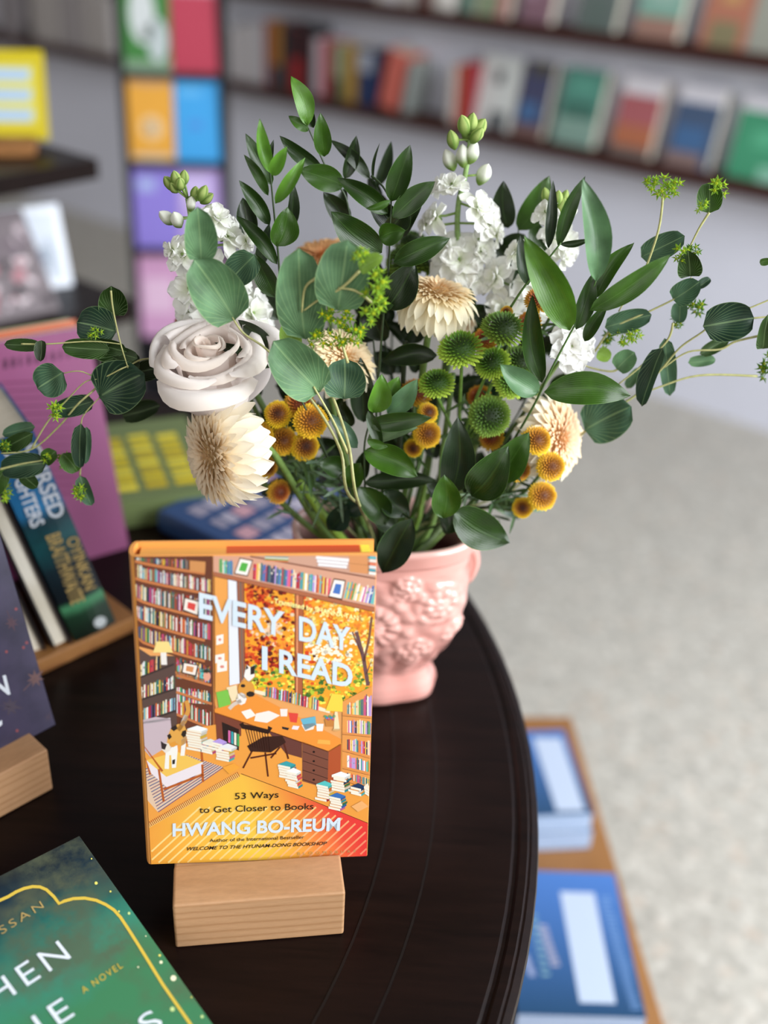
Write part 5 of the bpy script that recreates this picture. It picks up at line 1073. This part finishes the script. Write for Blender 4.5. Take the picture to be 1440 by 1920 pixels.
# ------------------------------------------------------------------ flower heads (built once, copied)
def mesh_of(mb, name, mat, smooth=True):
    o = mb.build(name, mat, None, smooth=smooth); me = o.data; bpy.data.objects.remove(o); return me
def pompon(name, cols, N=190, seed=0, flat=.75):
    """button chrysanthemum: tightly packed little petals on a dome, z up, radius 1"""
    mb = MB(); R = random.Random(seed); ga = PI * (3 - math.sqrt(5))
    for i in range(N):
        f = (i + .5) / N; th = math.acos(1 - 1.18 * f); ph = i * ga; q = f ** .5
        d = V((math.sin(th) * math.cos(ph), math.sin(th) * math.sin(ph), math.cos(th) * flat)); out = V((math.cos(ph), math.sin(ph), 0)); tang = V((-math.sin(ph), math.cos(ph), 0))
        l = (.13 + .24 * q) * R.uniform(.85, 1.15); w = .03 + .042 * q; dd = (d * .8 + out * .35 * q).normalized()
        n = dd.cross(tang).normalized(); b = d * .70; dd = (dd + d * .5 * R.uniform(.4, 1)).normalized(); tip = b + dd * l + V((0, 0, .05 * (1 - q)))
        c = cols[0]
        for k in range(len(cols) - 1):
            a0, a1 = k / (len(cols) - 1), (k + 1) / (len(cols) - 1)
            if a0 <= q <= a1: c = mix(cols[k], cols[k + 1], (q - a0) / (a1 - a0))
        cd = mul(c, .45); ct = mul(mix(c, cols[-1], .3), 1.3)
        v0 = mb.vert(b - tang * w, cd); v1 = mb.vert(b + tang * w, cd); m0 = mb.vert(b + dd * l * .65 - tang * w * 1.1 + n * -.015, c); m1 = mb.vert(b + dd * l * .65 + tang * w * 1.1 + n * -.015, c); mm = mb.vert(b + dd * l * .6 - n * .0 + d * .03, c); tp = mb.vert(tip, ct); bb = mb.vert(b + d * .02, cd)
        mb.face((v0, bb, mm, m0)); mb.face((bb, v1, m1, mm)); mb.face((m0, mm, tp)); mb.face((mm, m1, tp))
    rows = [[V((.64 * math.sin(t * PI / 2) * math.cos(a), .64 * math.sin(t * PI / 2) * math.sin(a), .66 * flat * math.cos(t * PI / 2))) for a in [2 * PI * j / 16 for j in range(16)]] for t in (0.02, .3, .6, .85, 1, 1.3)]
    mb.grid(rows, [[mul(cols[min(len(cols) - 1, i * len(cols) // 6)], .35)] * 16 for i in range(6)], closed=True)
    return mesh_of(mb, name, M['pompon'], smooth=False)
HY = pompon('bloom', [H('#5e2a12'), H('#8a4a1a'), H('#b87424'), H('#d49c22'), H('#e6c020'), H('#e4c41e')], 170, 1)
HR = pompon('bloom', [H('#7a3416'), H('#a84e1e'), H('#b85a26'), H('#c07c2a'), H('#cc9828'), H('#d8ae2c')], 160, 2)
HO = pompon('bloom', [H('#8a4416'), H('#b8701e'), H('#c47f20'), H('#d29622'), H('#deae22'), H('#e8c424')], 170, 7)
HG = pompon('bloom', [H('#34501a'), H('#40681c'), H('#4f7c20'), H('#6e982a'), H('#9cbc3e'), H('#b8d050')], 175, 3)
HD = pompon('bloom', [H('#283e12'), H('#345016'), H('#3f5e1a'), H('#507222'), H('#6c882c'), H('#7e9836')], 170, 4)
def petal(mb, B, d, up, l, w, c0, c1, curl=.2, cup=.25, n=6, m_=2, tip=.5, ruff=0, ph=0):
    """petal from B along d, face towards up; curl>0 bends towards up"""
    d = d.normalized(); s = d.cross(up).normalized(); u = s.cross(d).normalized(); rows = []; cols = []
    for i in range(n + 1):
        t = i / n; wd = (t ** .5 if t else .0) * ((1 - t ** 5) ** tip) * .96 + .14 * (1 - t) + (.12 if i == n else 0); ang = curl * t * 1.6
        ce = B + d * (l * t * math.cos(ang * .6)) + u * (l * t * math.sin(ang)); rw = []; cw = []
        for j in range(-m_, m_ + 1):
            q = j / m_; rw.append(ce + s * (q * w / 2 * wd) + u * (cup * w * (q * q - .3) * wd * .5 + ruff * w * math.sin(q * 7 + ph + t * 5) * t)); cw.append(mix(c0, c1, min(1, t * 1.3)))
        rows.append(rw); cols.append(cw)
    mb.grid(rows, cols)
def gerbera(seed, c_in, c_mid, c_out, outer_droop=-.25, rays=24):
    """double gerbera: soft dense centre, ring of small petals, two rows of broad rays; z up, radius 1"""
    mb = MB(); R = random.Random(seed); ga = PI * (3 - math.sqrt(5)); N = 210
    for i in range(N):
        f = (i + .5) / N; q = f ** .55; ph = i * ga + R.uniform(-.1, .1); out = V((math.cos(ph), math.sin(ph), 0)); el = 1.45 - 1.1 * q + R.uniform(-.12, .12)
        d = out * math.cos(el) + V((0, 0, 1)) * math.sin(el); B = out * (.46 * q) + V((0, 0, .16 - .12 * q)); up = (V((0, 0, 1)) * math.cos(el) - out * math.sin(el))
        l = (.12 + .2 * q) * R.uniform(.85, 1.15); cc = mix(c_in, c_mid, q); petal(mb, B, d, up, l, .075 + .07 * q, mul(cc, .9), mix(cc, c_out, .6), -.3, .4, 4, 1, .45)
    for row, (nr, l, el, z, w) in enumerate(((rays, .50, .3, .03, .22), (rays - 3, .60, .04, .0, .29), (rays - 5, .62, -.2, -.03, .32))):
        for k in range(nr):
            ph = 2 * PI * (k + .33 * row) / nr + R.uniform(-.06, .06); out = V((math.cos(ph), math.sin(ph), 0)); e = el + outer_droop * .5 * row + R.uniform(-.1, .1)
            d = out * math.cos(e) + V((0, 0, math.sin(e))); petal(mb, out * .34 + V((0, 0, z)), d, V((0, 0, 1)), l * R.uniform(.92, 1.06), w * R.uniform(.9, 1.15), mix(c_mid, c_out, .35), c_out, outer_droop + R.uniform(-.12, .05), .5, 7, 3, .42, .015, R.random() * 6)
    dm = [[V((r_ * math.cos(2 * PI * j / 18), r_ * math.sin(2 * PI * j / 18), z)) for j in range(18)] for r_, z in ((.01, .17), (.15, .155), (.3, .11), (.42, .03))]; mb.grid(dm, [[mul(mix(c_in, c_mid, k / 3), .8)] * 18 for k in range(4)], closed=True)
    rows = [[V((r_ * math.cos(2 * PI * j / 14), r_ * math.sin(2 * PI * j / 14), z)) for j in range(14)] for r_, z in ((.42, .0), (.38, -.1), (.2, -.2), (.06, -.26))]
    mb.grid(rows, [[H('#6f8a44')] * 14] * 4, closed=True)
    return mesh_of(mb, 'bloom', M['petal'])
CW = H('#f2ead4')
G1 = gerbera(1, H('#ecc48c'), H('#f3dcb4'), H('#fbf4e2'), -.5)
G2 = gerbera(2, H('#e9b26c'), H('#f5daa0'), H('#fbf4da'), -.62)
G3 = gerbera(3, H('#f0ac62'), H('#f8d096'), H('#fbf2dc'), -.35)
G4 = gerbera(4, H('#d97a3a'), H('#e0a668'), H('#e3bd8a'), -.2)
def rose_mesh(seed, ci, co, open_=1):
    """many overlapping cupped petals, rolled rims; z up, radius 1, body reaching down to z=-1.2"""
    mb = MB(); R = random.Random(seed); N = 17
    for k in range(N):
        o = k / (N - 1); Rr = .07 + .83 * o ** .95; top = .36 - .22 * o ** 1.4; span = 1.6 - .72 * o; a0 = k * 2.39996 + R.uniform(-.25, .25); base = -.35 - .85 * o ** .6; rows = []; cols = []; n, m_ = 16, 12
        c0 = mix(ci, co, min(1, o * 1.05)); roll = (.03 + .2 * o) * open_ * R.uniform(.6, 1.4); lift = R.uniform(-.09, .08); offx, offy = R.uniform(-.06, .06), R.uniform(-.06, .06); wob = R.uniform(0, 6)
        for i in range(n + 1):
            t = i / n; rw = []; cw = []
            for j in range(m_ + 1):
                s = -1 + 2 * j / m_; tt = t * (1 - .10 * abs(s) ** 3); body = min(1, tt / .82)
                r_ = Rr * (.12 + .88 * math.sin(body * PI * .5) ** .8) * (1 + .06 * math.sin(body * PI)) ; e = max(0, tt - .82) / .18
                r2 = r_ + roll * math.sin(e * PI * .55) + .03 * s * (1 if k % 2 else -1) * body
                z = base + (top + lift - base) * body ** 1.15 + .05 * math.sin(min(1, e * 1.2) * PI) - roll * .9 * e * e + .035 * (1 - abs(s)) * e
                a = a0 + s * span * (.62 + .38 * body ** .5); z += .04 * math.sin(3 * s + wob) * body; r2 += .035 * math.sin(4 * s + wob * 2) * e + .05 * math.sin(2 * s + wob) * body
                rw.append(V((r2 * math.cos(a) + offx * body, r2 * math.sin(a) + offy * body, z))); cw.append(mix(mix(mul(c0, .97), co, body * .5), H('#fbf0dc'), .5 * e))
            rows.append(rw); cols.append(cw)
        mb.grid(rows, cols)
    return mesh_of(mb, 'bloom', M['petal'])
RO = rose_mesh(2, H('#fde6d2'), H('#fbf6f6'))
RO2 = rose_mesh(9, H('#f4e4cc'), H('#f5f2ee'), .7)
def floret_mesh(seed, n=13, c=(H('#f8f8f4'), H('#e6ecd2'))):
    """double stock floret: ruffled white petals, radius 1, z facing out"""
    mb = MB(); R = random.Random(seed)
    for k in range(n):
        q = k / n; ph = k * 2.39996; el = 1.3 - 1.35 * q + R.uniform(-.15, .15); out = V((math.cos(ph), math.sin(ph), 0)); d = out * math.cos(el) + V((0, 0, math.sin(el)))
        up = V((0, 0, 1)) * math.cos(el) - out * math.sin(el); petal(mb, out * .05 * q - V((0, 0, .15)), d, up, .55 + .45 * q, .55 + .35 * q, c[1], c[0], -.25 + R.uniform(-.2, .2), .5, 7, 4, .32, .10, R.random() * 6)
    mb.tube([(0, 0, -.6), (0, 0, -.35), (0, 0, -.1)], .12, .2, 7, H('#7c9a52'), H('#aebf7e'))
    return mesh_of(mb, 'floret', M['petal'])
FL = [floret_mesh(s, n) for s, n in ((1, 13), (2, 11), (3, 9), (4, 14))]
FC = floret_mesh(8, 22, (H('#fbfbf9'), H('#f2f0e6')))
def bud_mesh(seed, white):
    mb = MB(); rows = []; cols = []; n, m_ = 10, 12; R = random.Random(seed)
    for i in range(n + 1):
        t = i / n; r_ = .42 * math.sin(PI * min(1, t * .97 + .03)) ** .7 * (1 + .0 * t); rw = []; cw = []
        for j in range(m_): a = 2 * PI * j / m_; k = 1 + .13 * math.cos(4 * a + 2 * t); rw.append(V((r_ * k * math.cos(a), r_ * k * math.sin(a), -.55 + 1.1 * t))); cw.append(mix(H('#7d9a4a'), H('#eef0e4') if white else H('#b9cc7a'), min(1, max(0, (t - .25) * 3))) if j % 3 or white else H('#6f8f40'))
        rows.append(rw); cols.append(cw)
    mb.grid(rows, cols, closed=True); return mesh_of(mb, 'bud', M['petal'])
BW = bud_mesh(1, True); BG = bud_mesh(2, False)
def put(root, nm, me, p, axis, s, spin=0, sc=(1, 1, 1)):
    o = bpy.data.objects.new(nm, me); COL.objects.link(o); q = V(axis).normalized().to_track_quat('Z', 'Y').to_matrix().to_4x4()
    Mx = Matrix.Translation(p) @ q @ Matrix.Rotation(spin, 4, 'Z') @ Matrix.Diagonal((s * sc[0], s * sc[1], s * sc[2], 1))
    o.parent = root; o.matrix_parent_inverse = Matrix.Identity(4); o.matrix_basis = root.matrix_basis.inverted() @ Mx; return o
TOC = lambda p: (CAM - p).normalized()
def axis_of(p, ax):
    """ax in view terms: (right, up, towards the viewer)"""
    v = TOC(p); rgt = v.cross(V((0, 0, 1))) * -1; rgt.normalize(); u = rgt.cross(v) * -1
    if u.z < 0: u = -u
    if rgt.x < 0: rgt = -rgt
    return (rgt * ax[0] + u * ax[1] + v * ax[2]).normalized()
def bloom(name, label, cat, me, px, py, rpx, Y, ax, sc=(1, 1, 1), spin=0, sw=.0018, sc_c=None, via=None, back=.25, group=None):
    p = P(px, py, Y); s = rpx * depth(p) / FPX; a = axis_of(p, ax)
    pts = [p - a * s * back * .5, p - a * s * (back + .6)] + ([P(*v) for v in via] if via else []); path, foot = stem_into(pts, px); r = thing(name, label, cat, foot, group=group)
    mb = MB(); mb.tube(path[::-1], sw, sw * .8, 9, sc_c or H('#5f7f3a'), sc_c or H('#7f9c50')); part(mb, 'stem', M['stem'], r, smooth=True)
    put(r, 'bloom', me, p, a, s, spin, sc); return r
bloom('white_rose', 'large creamy white rose with blush centre at the left of the bouquet', 'flower', RO, 396, 676, 116, .664, (-.14, .76, .58), (1, 1, .95), .6, .0026, back=1.2)
bloom('white_rose', 'smaller cream rose half hidden above the large rose', 'flower', RO2, 428, 618, 62, .705, (-.1, .7, .6), (1, 1, 1), 1.2, .002, back=.9)
bloom('gerbera_daisy', 'creamy double gerbera facing left, lowest at the left of the bouquet', 'flower', G1, 402, 852, 130, .640, (-.88, -.16, .44), (1, 1, 1.0), .3, .0028)
bloom('gerbera_daisy', 'peach double gerbera seen from the side, centre of the bouquet', 'flower', G2, 818, 552, 100, .72, (.12, .93, .30), (1, 1, 1.0), .8, .0028)
bloom('gerbera_daisy', 'peach gerbera half covered by yellow starry flowers and round leaves', 'flower', G2, 645, 672, 86, .70, (.42, .55, .7), (1, 1, 1), .2, .0024)
bloom('gerbera_daisy', 'cream and peach gerbera facing right beside the orange button flowers', 'flower', G3, 1046, 822, 98, .70, (.82, .12, .55), (1, 1, 1.0), 1.0, .0026)
bloom('gerbera_daisy', 'peach gerbera at the back behind the dark leaves, upper middle left', 'flower', G4, 606, 484, 74, .80, (-.1, .75, .5), (1, 1, 1), 0, .0022)
bloom('gerbera_daisy', 'golden gerbera edge peeking out above the large white rose', 'flower', G4, 338, 616, 44, .74, (-.9, .1, .2), (1, 1, 1), 0, .0018)
bloom('gerbera_daisy', 'pale yellow bloom hidden beneath the centre gerbera', 'flower', G3, 860, 590, 48, .76, (.3, .5, .6), (1, 1, 1), 0, .0018)
bloom('white_carnation', 'ruffled white carnation on the right in front of pale stems', 'flower', FC, 1074, 648, 52, .70, (.2, .25, .9), (1, 1, .8), .5, .0016, back=.4)
def stock(label, spine, florets, buds, Y):
    pts = [P(p[0], p[1], Y + (p[2] if len(p) > 2 else 0)) for p in spine]; path, foot = stem_into(pts, spine[-1][0]); r = thing('white_stock', label, 'flower', foot)
    mb = MB(); mb.tube(path[::-1], .0026, .0016, 9, H('#5f7f42'), H('#8fae6a'))
    R = random.Random(len(florets)); main = [p for p in path]
    def near(p): return min(main, key=lambda q: (q - p).length + (0 if q.z < p.z + .002 else .05))
    todo = []
    for f in florets:
        px, py, rp, ax = f[:4]; rp *= 1.28; dY = f[4] if len(f) > 4 else R.uniform(-.012, .0); p = P(px, py, Y + dY); s = rp * depth(p) / FPX; todo.append(('floret', R.choice(FL), p, axis_of(p, ax), s, R.random() * 6, (1, 1, .85))); q = near(p); mb.tube([q, (p + q) / 2 - V((0, 0, .001)), p], .0009, .0009, 6, H('#7f9c50'))
    for b in buds:
        px, py, rp, ax, wh = b; rp *= 1.12 if wh else 1.45; p = P(px, py, Y + R.uniform(-.006, .003)); s = rp * depth(p) / FPX; todo.append(('bud', BW if wh else BG, p, axis_of(p, ax), s, R.random() * 6, (1, 1, 1.35))); q = near(p); mb.tube([q, p], .0008, .0008, 6, H('#8fae5a'))
    part(mb, 'stem', M['stem'], r, smooth=True)
    for t_ in todo: put(r, *t_)
    return r
stock('white stock spike at the far left, green budded tip above the round leaf', [(352, 372), (362, 430), (378, 500), (410, 600), (470, 720)],
 [(340, 476, 34, (-.5, .2, .7)), (430, 440, 40, (.6, .3, .7)), (408, 405, 30, (.3, .6, .6)), (352, 540, 46, (-.6, .1, .7)), (402, 598, 48, (0, .2, .9)), (478, 586, 50, (.6, .2, .7)), (350, 590, 34, (-.7, 0, .6)), (440, 540, 40, (.4, .3, .8)), (320, 470, 24, (-.8, 0, .4)), (465, 450, 22, (.8, .1, .5)), (395, 500, 40, (.1, .3, .8)), (470, 640, 34, (.3, 0, .8)), (385, 640, 36, (-.3, .1, .8))],
 [(313, 408, 24, (-.6, .5, .4), True), (332, 412, 25, (-.2, .5, .5), True), (358, 382, 20, (.1, .7, .5), True), (392, 395, 22, (.4, .5, .5), True), (318, 344, 16, (-.5, .7, .3), False), (330, 336, 16, (-.2, .9, .3), False), (345, 334, 15, (.1, .9, .3), False), (338, 345, 15, (0, .6, .6), False), (366, 364, 15, (.1, .8, .3), False), (380, 362, 16, (.4, .8, .3), False), (388, 372, 15, (.7, .5, .3), False), (326, 352, 14, (-.3, .5, .6), False)], .71)
stock('tallest white stock spike with green buds, upper middle of the bouquet', [(882, 262), (872, 330), (860, 380), (858, 440), (868, 520), (850, 640)],
 [(846, 344, 30, (-.2, .6, .4)), (820, 348, 22, (-.7, .3, .4)), (812, 405, 30, (-.7, .3, .5)), (900, 388, 34, (.5, .4, .6)), (920, 415, 36, (.8, .1, .5)), (860, 485, 46, (-.1, .3, .8)), (905, 470, 34, (.5, .1, .7)), (835, 470, 36, (-.5, .2, .7)), (878, 520, 34, (.1, .1, .9)), (795, 420, 22, (-.9, .1, .3)), (935, 440, 24, (.9, 0, .3))],
 [(868, 292, 27, (-.1, .9, .3), True), (886, 286, 27, (.2, .9, .3), True), (843, 300, 27, (-.4, .8, .3), True), (907, 327, 28, (.3, .8, .4), True), (849, 262, 18, (-.3, .9, .3), False), (870, 236, 20, (-.3, .9, .3), False), (884, 232, 20, (.1, .9, .3), False), (898, 240, 20, (.5, .8, .3), False), (878, 248, 20, (0, .7, .5), False), (894, 254, 18, (.4, .6, .4), False)], .76)
stock('white stock spike at the right behind the glossy leaves', [(1040, 386), (1040, 440), (1020, 500), (985, 560), (940, 660)],
 [(1022, 396, 28, (-.5, .4, .5)), (1058, 455, 36, (.4, .2, .8)), (1040, 435, 30, (-.2, .4, .7)), (965, 470, 28, (-.6, .4, .4)), (960, 545, 46, (-.2, .2, .8)), (1000, 520, 40, (.3, .3, .8)), (1062, 480, 26, (.7, 0, .6)), (925, 520, 36, (-.6, .1, .6)), (940, 580, 40, (-.3, 0, .8)), (985, 480, 30, (-.3, .4, .6)), (1000, 590, 30, (.2, 0, .8))],
 [(1052, 390, 20, (.2, .8, .3), False), (1066, 384, 17, (.5, .7, .3), False), (1024, 368, 16, (-.3, .9, .2), False), (1058, 372, 16, (.2, .9, .2), False), (1070, 400, 20, (.6, .5, .4), True), (1046, 372, 15, (0, .9, .3), False)], .75)
def spray(name, label, heads, Y, join, sc_c, twigs=True):
    """several button flowers on one branching stem"""
    jp = P(join[0], join[1], Y + .02); path, foot = stem_into([jp], join[0]); r = thing(name, label, 'flower', foot)
    mb = MB(); mb.tube(path[::-1], .0018, .0014, 8, sc_c, sc_c); todo = []; R = random.Random(len(heads) + int(join[0]))
    for h in heads:
        px, py, rp, me, ax = h[:5]; dY = h[5] if len(h) > 5 else 0; p = P(px, py, Y + dY); s = rp * depth(p) / FPX; a = axis_of(p, ax); e = p - a * s * .9
        mid = e.lerp(jp, .5) + V((R.uniform(-.003, .003), R.uniform(0, .004), R.uniform(-.004, 0))); mb.tube(smoothpath([p - a * s * .2, e, mid, jp], 5), .0011, .0013, 7, mul(sc_c, 1.2), sc_c); todo.append((me, p, a, s, R.random() * 6))
        if twigs:
            for q in range(3): b = e.lerp(jp, R.uniform(.2, .8)); dv = V((R.gauss(0, 1), R.gauss(0, .6), R.gauss(0, 1))).normalized(); petal(mb, b, dv, V((0, -1, .3)), R.uniform(.012, .024), R.uniform(.002, .004), H('#3c5a2c'), H('#4f7038'), R.uniform(-.5, .5), .2, 4, 1)
    part(mb, 'stem', M['stem'], r, smooth=True)
    for me, p, a, s, sp_ in todo: put(r, 'flower_head', me, p, a, s, sp_)
    return r
spray('button_chrysanthemum', 'branching stem of golden-brown button flowers left of centre', [
 (562, 760, 31, HR, (.1, .5, .8), .008), (521, 777, 26, HY, (-.1, .2, .95)), (582, 790, 33, HO, (.1, .2, .95), -.006), (483, 819, 31, HO, (0, .1, 1), -.004), (529, 826, 29, HO, (.25, .1, .9), .006), (571, 837, 28, HY, (.2, 0, .9), .006), (499, 874, 24, HY, (.5, -.2, .8), .01), (522, 922, 24, HR, (.5, -.2, .8), .004)], .68, (590, 910), H('#5d7a48'))
spray('button_chrysanthemum', 'small stem of orange button flowers in the middle beside pointed leaves', [(780, 737, 30, HR, (.1, .5, .7), .02), (802, 774, 20, HY, (.3, .3, .9), 0), (800, 814, 27, HO, (.2, .1, .95)), (775, 840, 18, HY, (-.1, -.2, .95), .004)], .69, (775, 900), H('#5d7a48'))
spray('button_chrysanthemum', 'stem of orange button flowers at the lower right edge of the bouquet', [
 (1005, 826, 29, HO, (.3, .3, .9), 0), (1032, 875, 28, HO, (.3, .1, .9), -.004), (1016, 930, 28, HO, (.3, .1, .9), -.004), (980, 952, 20, HY, (-.1, -.1, 1)), (974, 881, 24, HO, (.6, -.2, .7), .004), (922, 822, 24, HR, (-.3, .3, .8), .02), (898, 745, 24, HR, (-.3, .3, .8), .04)], .68, (935, 950), H('#5d7a48'))
spray('button_chrysanthemum', 'rust-red button flowers at the upper right under the long light leaf', [(1010, 563, 27, HR, (-.1, .5, .8)), (1044, 583, 24, HR, (.4, .4, .7), .006), (992, 606, 24, HR, (-.3, .3, .8), .004), (950, 586, 13, HY, (-.3, .3, .8), .01), (910, 637, 26, HR, (-.2, .4, .7), .02)], .705, (960, 690), H('#4f6b3a'))
spray('green_button_chrysanthemum', 'branching stem of green button flowers in the centre right', [
 (864, 657, 44, HG, (-.1, .7, .66), -.004), (944, 619, 43, HD, (.15, .75, .6), 0), (924, 682, 34, HG, (-.3, .5, .8), 0), (958, 716, 34, HG, (.2, .35, .9), .002), (975, 680, 36, HD, (.3, .6, .7), .01), (819, 721, 35, HG, (-.1, .7, .68), -.004), (917, 780, 40, HD, (.1, .1, 1), -.008)], .695, (862, 850), H('#6d9440'), True)
spray('green_button_chrysanthemum', 'two dark green button flowers at the back above the centre gerbera', [(806, 492, 48, HD, (.1, .9, .35), 0), (765, 492, 44, HD, (-.2, .7, .5), .006), (742, 520, 30, HD, (-.3, .5, .6), .01), (770, 458, 34, HD, (0, .8, .4), .02)], .775, (800, 640), H('#5a7a35'), False)
def fillers():
    """loose greenery inside the bouquet"""
    R = random.Random(21)
    spots = [('dark leafy stem deep inside the bouquet, left of the button flowers', (600, 900), 480, 640, 640, 960), ('dark leafy stem deep inside the bouquet, behind the green buttons', (850, 880), 740, 1000, 620, 930), ('dark leafy stem deep inside the bouquet, behind the centre gerbera', (740, 760), 560, 860, 560, 800), ('dark leafy stem behind the white rose and left gerbera', (480, 800), 400, 560, 640, 900), ('dark leafy stem at the right behind the carnation', (980, 760), 900, 1080, 560, 860)]
    for lb, (jx, jy), x0, x1, y0, y1 in spots:
        lv = []
        for k in range(15):
            x, y = R.uniform(x0, x1), R.uniform(y0, y1); a = math.atan2(y - jy, x - jx) + R.uniform(-.6, .6); l = R.uniform(45, 80); lv.append((x, y, x + l * math.cos(a), y + l * math.sin(a) - 12, R.uniform(26, 42), R.choice('ddmsk'), R.uniform(-.008, .03)))
        branch('leafy_stem', lb, 'foliage', RB, lv, .745, [[((x0 + x1) / 2, y0 + 30), ((x0 + x1) / 2 * .5 + jx * .5, (y0 + jy) / 2), (jx, jy)]], GD, .0013)
    # fine feathery greens at the rim
    for lb, c0, n in (('feathery grey-green foliage under the golden button flowers', (585, 900), 60), ('feathery grey-green foliage under the right orange button flowers', (915, 930), 46)):
        p0 = P(c0[0], c0[1] + 20, .70); path, foot = stem_into([p0], c0[0]); r = thing('feathery_sprig', lb, 'foliage', foot); mb = MB(); mb.tube(path[::-1], .0014, .001, 7, GD); part(mb, 'stem', M['stem'], r, smooth=True); mb = MB()
        for k in range(n):
            b = P(c0[0] + R.gauss(0, 34), c0[1] + R.gauss(0, 26), .70 + R.uniform(-.02, .02)); d = V((R.gauss(0, 1), R.gauss(0, .5), R.gauss(0, .8))).normalized()
            petal(mb, b, d, V((0, -1, .4)), R.uniform(.012, .028), R.uniform(.0015, .0035), H('#3f5c3a'), H('#6a8468') if R.random() < .4 else H('#47663a'), R.uniform(-.5, .5), .2, 5, 1)
        part(mb, 'foliage', M['stem'], r)
    lv = [(560, 660, 600, 700, 40, 'd', 0), (600, 720, 560, 690, 40, 'd', .01), (640, 780, 610, 730, 38, 'm', .01), (560, 740, 520, 720, 38, 'd', .02), (760, 640, 790, 600, 40, 'd', .02), (740, 700, 700, 660, 40, 's', .02), (780, 700, 760, 640, 36, 'd', .03), (860, 760, 880, 700, 36, 'd', .03), (900, 840, 870, 790, 36, 'm', .01), (820, 860, 800, 800, 34, 'd', .02), (640, 860, 600, 820, 40, 'd', .01), (560, 880, 530, 840, 30, 's', .01), (740, 860, 720, 800, 38, 'd', .02), (700, 640, 670, 590, 44, 'd', .02), (840, 600, 880, 560, 36, 'd', .03)]
    branch('leafy_stem', 'dark leafy stem filling the gaps between the centre gerberas and buttons', 'foliage', RB, lv, .72, [[(700, 640), (712, 760), (716, 900)]], GD, .0013)
    # bare thick stems
    for lb, x, y, tx, c in (('thick pale green stem entering the vase at its left rim', 560, 900, 620, '#86a93e'), ('pale green stem in the middle of the vase mouth', 800, 900, 780, '#6f8f3c'), ('light green stem leaning right out of the vase mouth', 905, 800, 840, '#8aa660'), ('pale stem rising between the green buttons', 850, 700, 810, '#7f9f58'), ('thin dark stem rising behind the centre gerbera', 760, 640, 740, '#2f3c22'), ('greyish stem at the right of the vase mouth', 880, 860, 830, '#8fa57a')):
        Yv = .69 if 'left rim' in lb else .715; p = [P(x, y, Yv), P((x + tx) / 2, (y + 990) / 2, Yv), P(tx, 985, Yv)]; path = smoothpath(p + [V((VC.x + (tx - 715) / 330 * .03, VC.y, VC.z + .108))], 6)
        r = thing('leafless_branch', lb, 'foliage', path[-1]); mb = MB(); mb.tube(path[::-1], .0034 if 'left rim' in lb else .0022, .0028 if 'left rim' in lb else .0018, 10, H(c)); part(mb, 'stem', M['stem'], r, smooth=True)
fillers()
# printed matter belongs to the cover it is printed on
for o in list(bpy.data.objects):
    k = o.name.split('.')[0]
    if o.parent and (k in ('cover_print', 'spine_print', 'cover_illustration', 'golden_border', 'publisher_mark', 'back_cover_print', 'figure') or k.endswith('_lettering')):
        kids = {c.name.split('.')[0]: c for c in o.parent.children}
        host = kids.get('picture') if k == 'figure' else kids.get('front_cover') or kids.get('cover')
        if host and host is not o: o.parent = host
# ================================================================== light
def area(name, loc, target, sx, sy, e, c):
    l = bpy.data.lights.new(name, 'AREA'); l.shape = 'RECTANGLE'; l.size = sx; l.size_y = sy; l.energy = e; l.color = c
    o = bpy.data.objects.new(name, l); COL.objects.link(o); o.location = loc; o.rotation_euler = (V(target) - V(loc)).to_track_quat('-Z', 'Y').to_euler(); return o
area('shop_window_light', (2.2, -.1, 1.95), (-.0, 1.0, .8), 2.2, 2.0, 185, (.93, .97, 1.0))
area('front_fill_light', (-.6, -2.2, 2.3), (-.1, 1.0, .9), 2.8, 1.8, 40, (1, .98, .95))  # added soft fill from high behind the camera, brightens the covers
w = bpy.data.worlds.new('World'); SC.world = w; w.use_nodes = True
w.node_tree.nodes['Background'].inputs[0].default_value = (.95, .90, .86, 1); w.node_tree.nodes['Background'].inputs[1].default_value = .28
SC.view_settings.view_transform = 'Standard'; SC.view_settings.look = 'None'; SC.view_settings.gamma = 1; SC.view_settings.use_curve_mapping = False
SC.view_settings.exposure = -0.06
SC.cycles.use_denoising = True
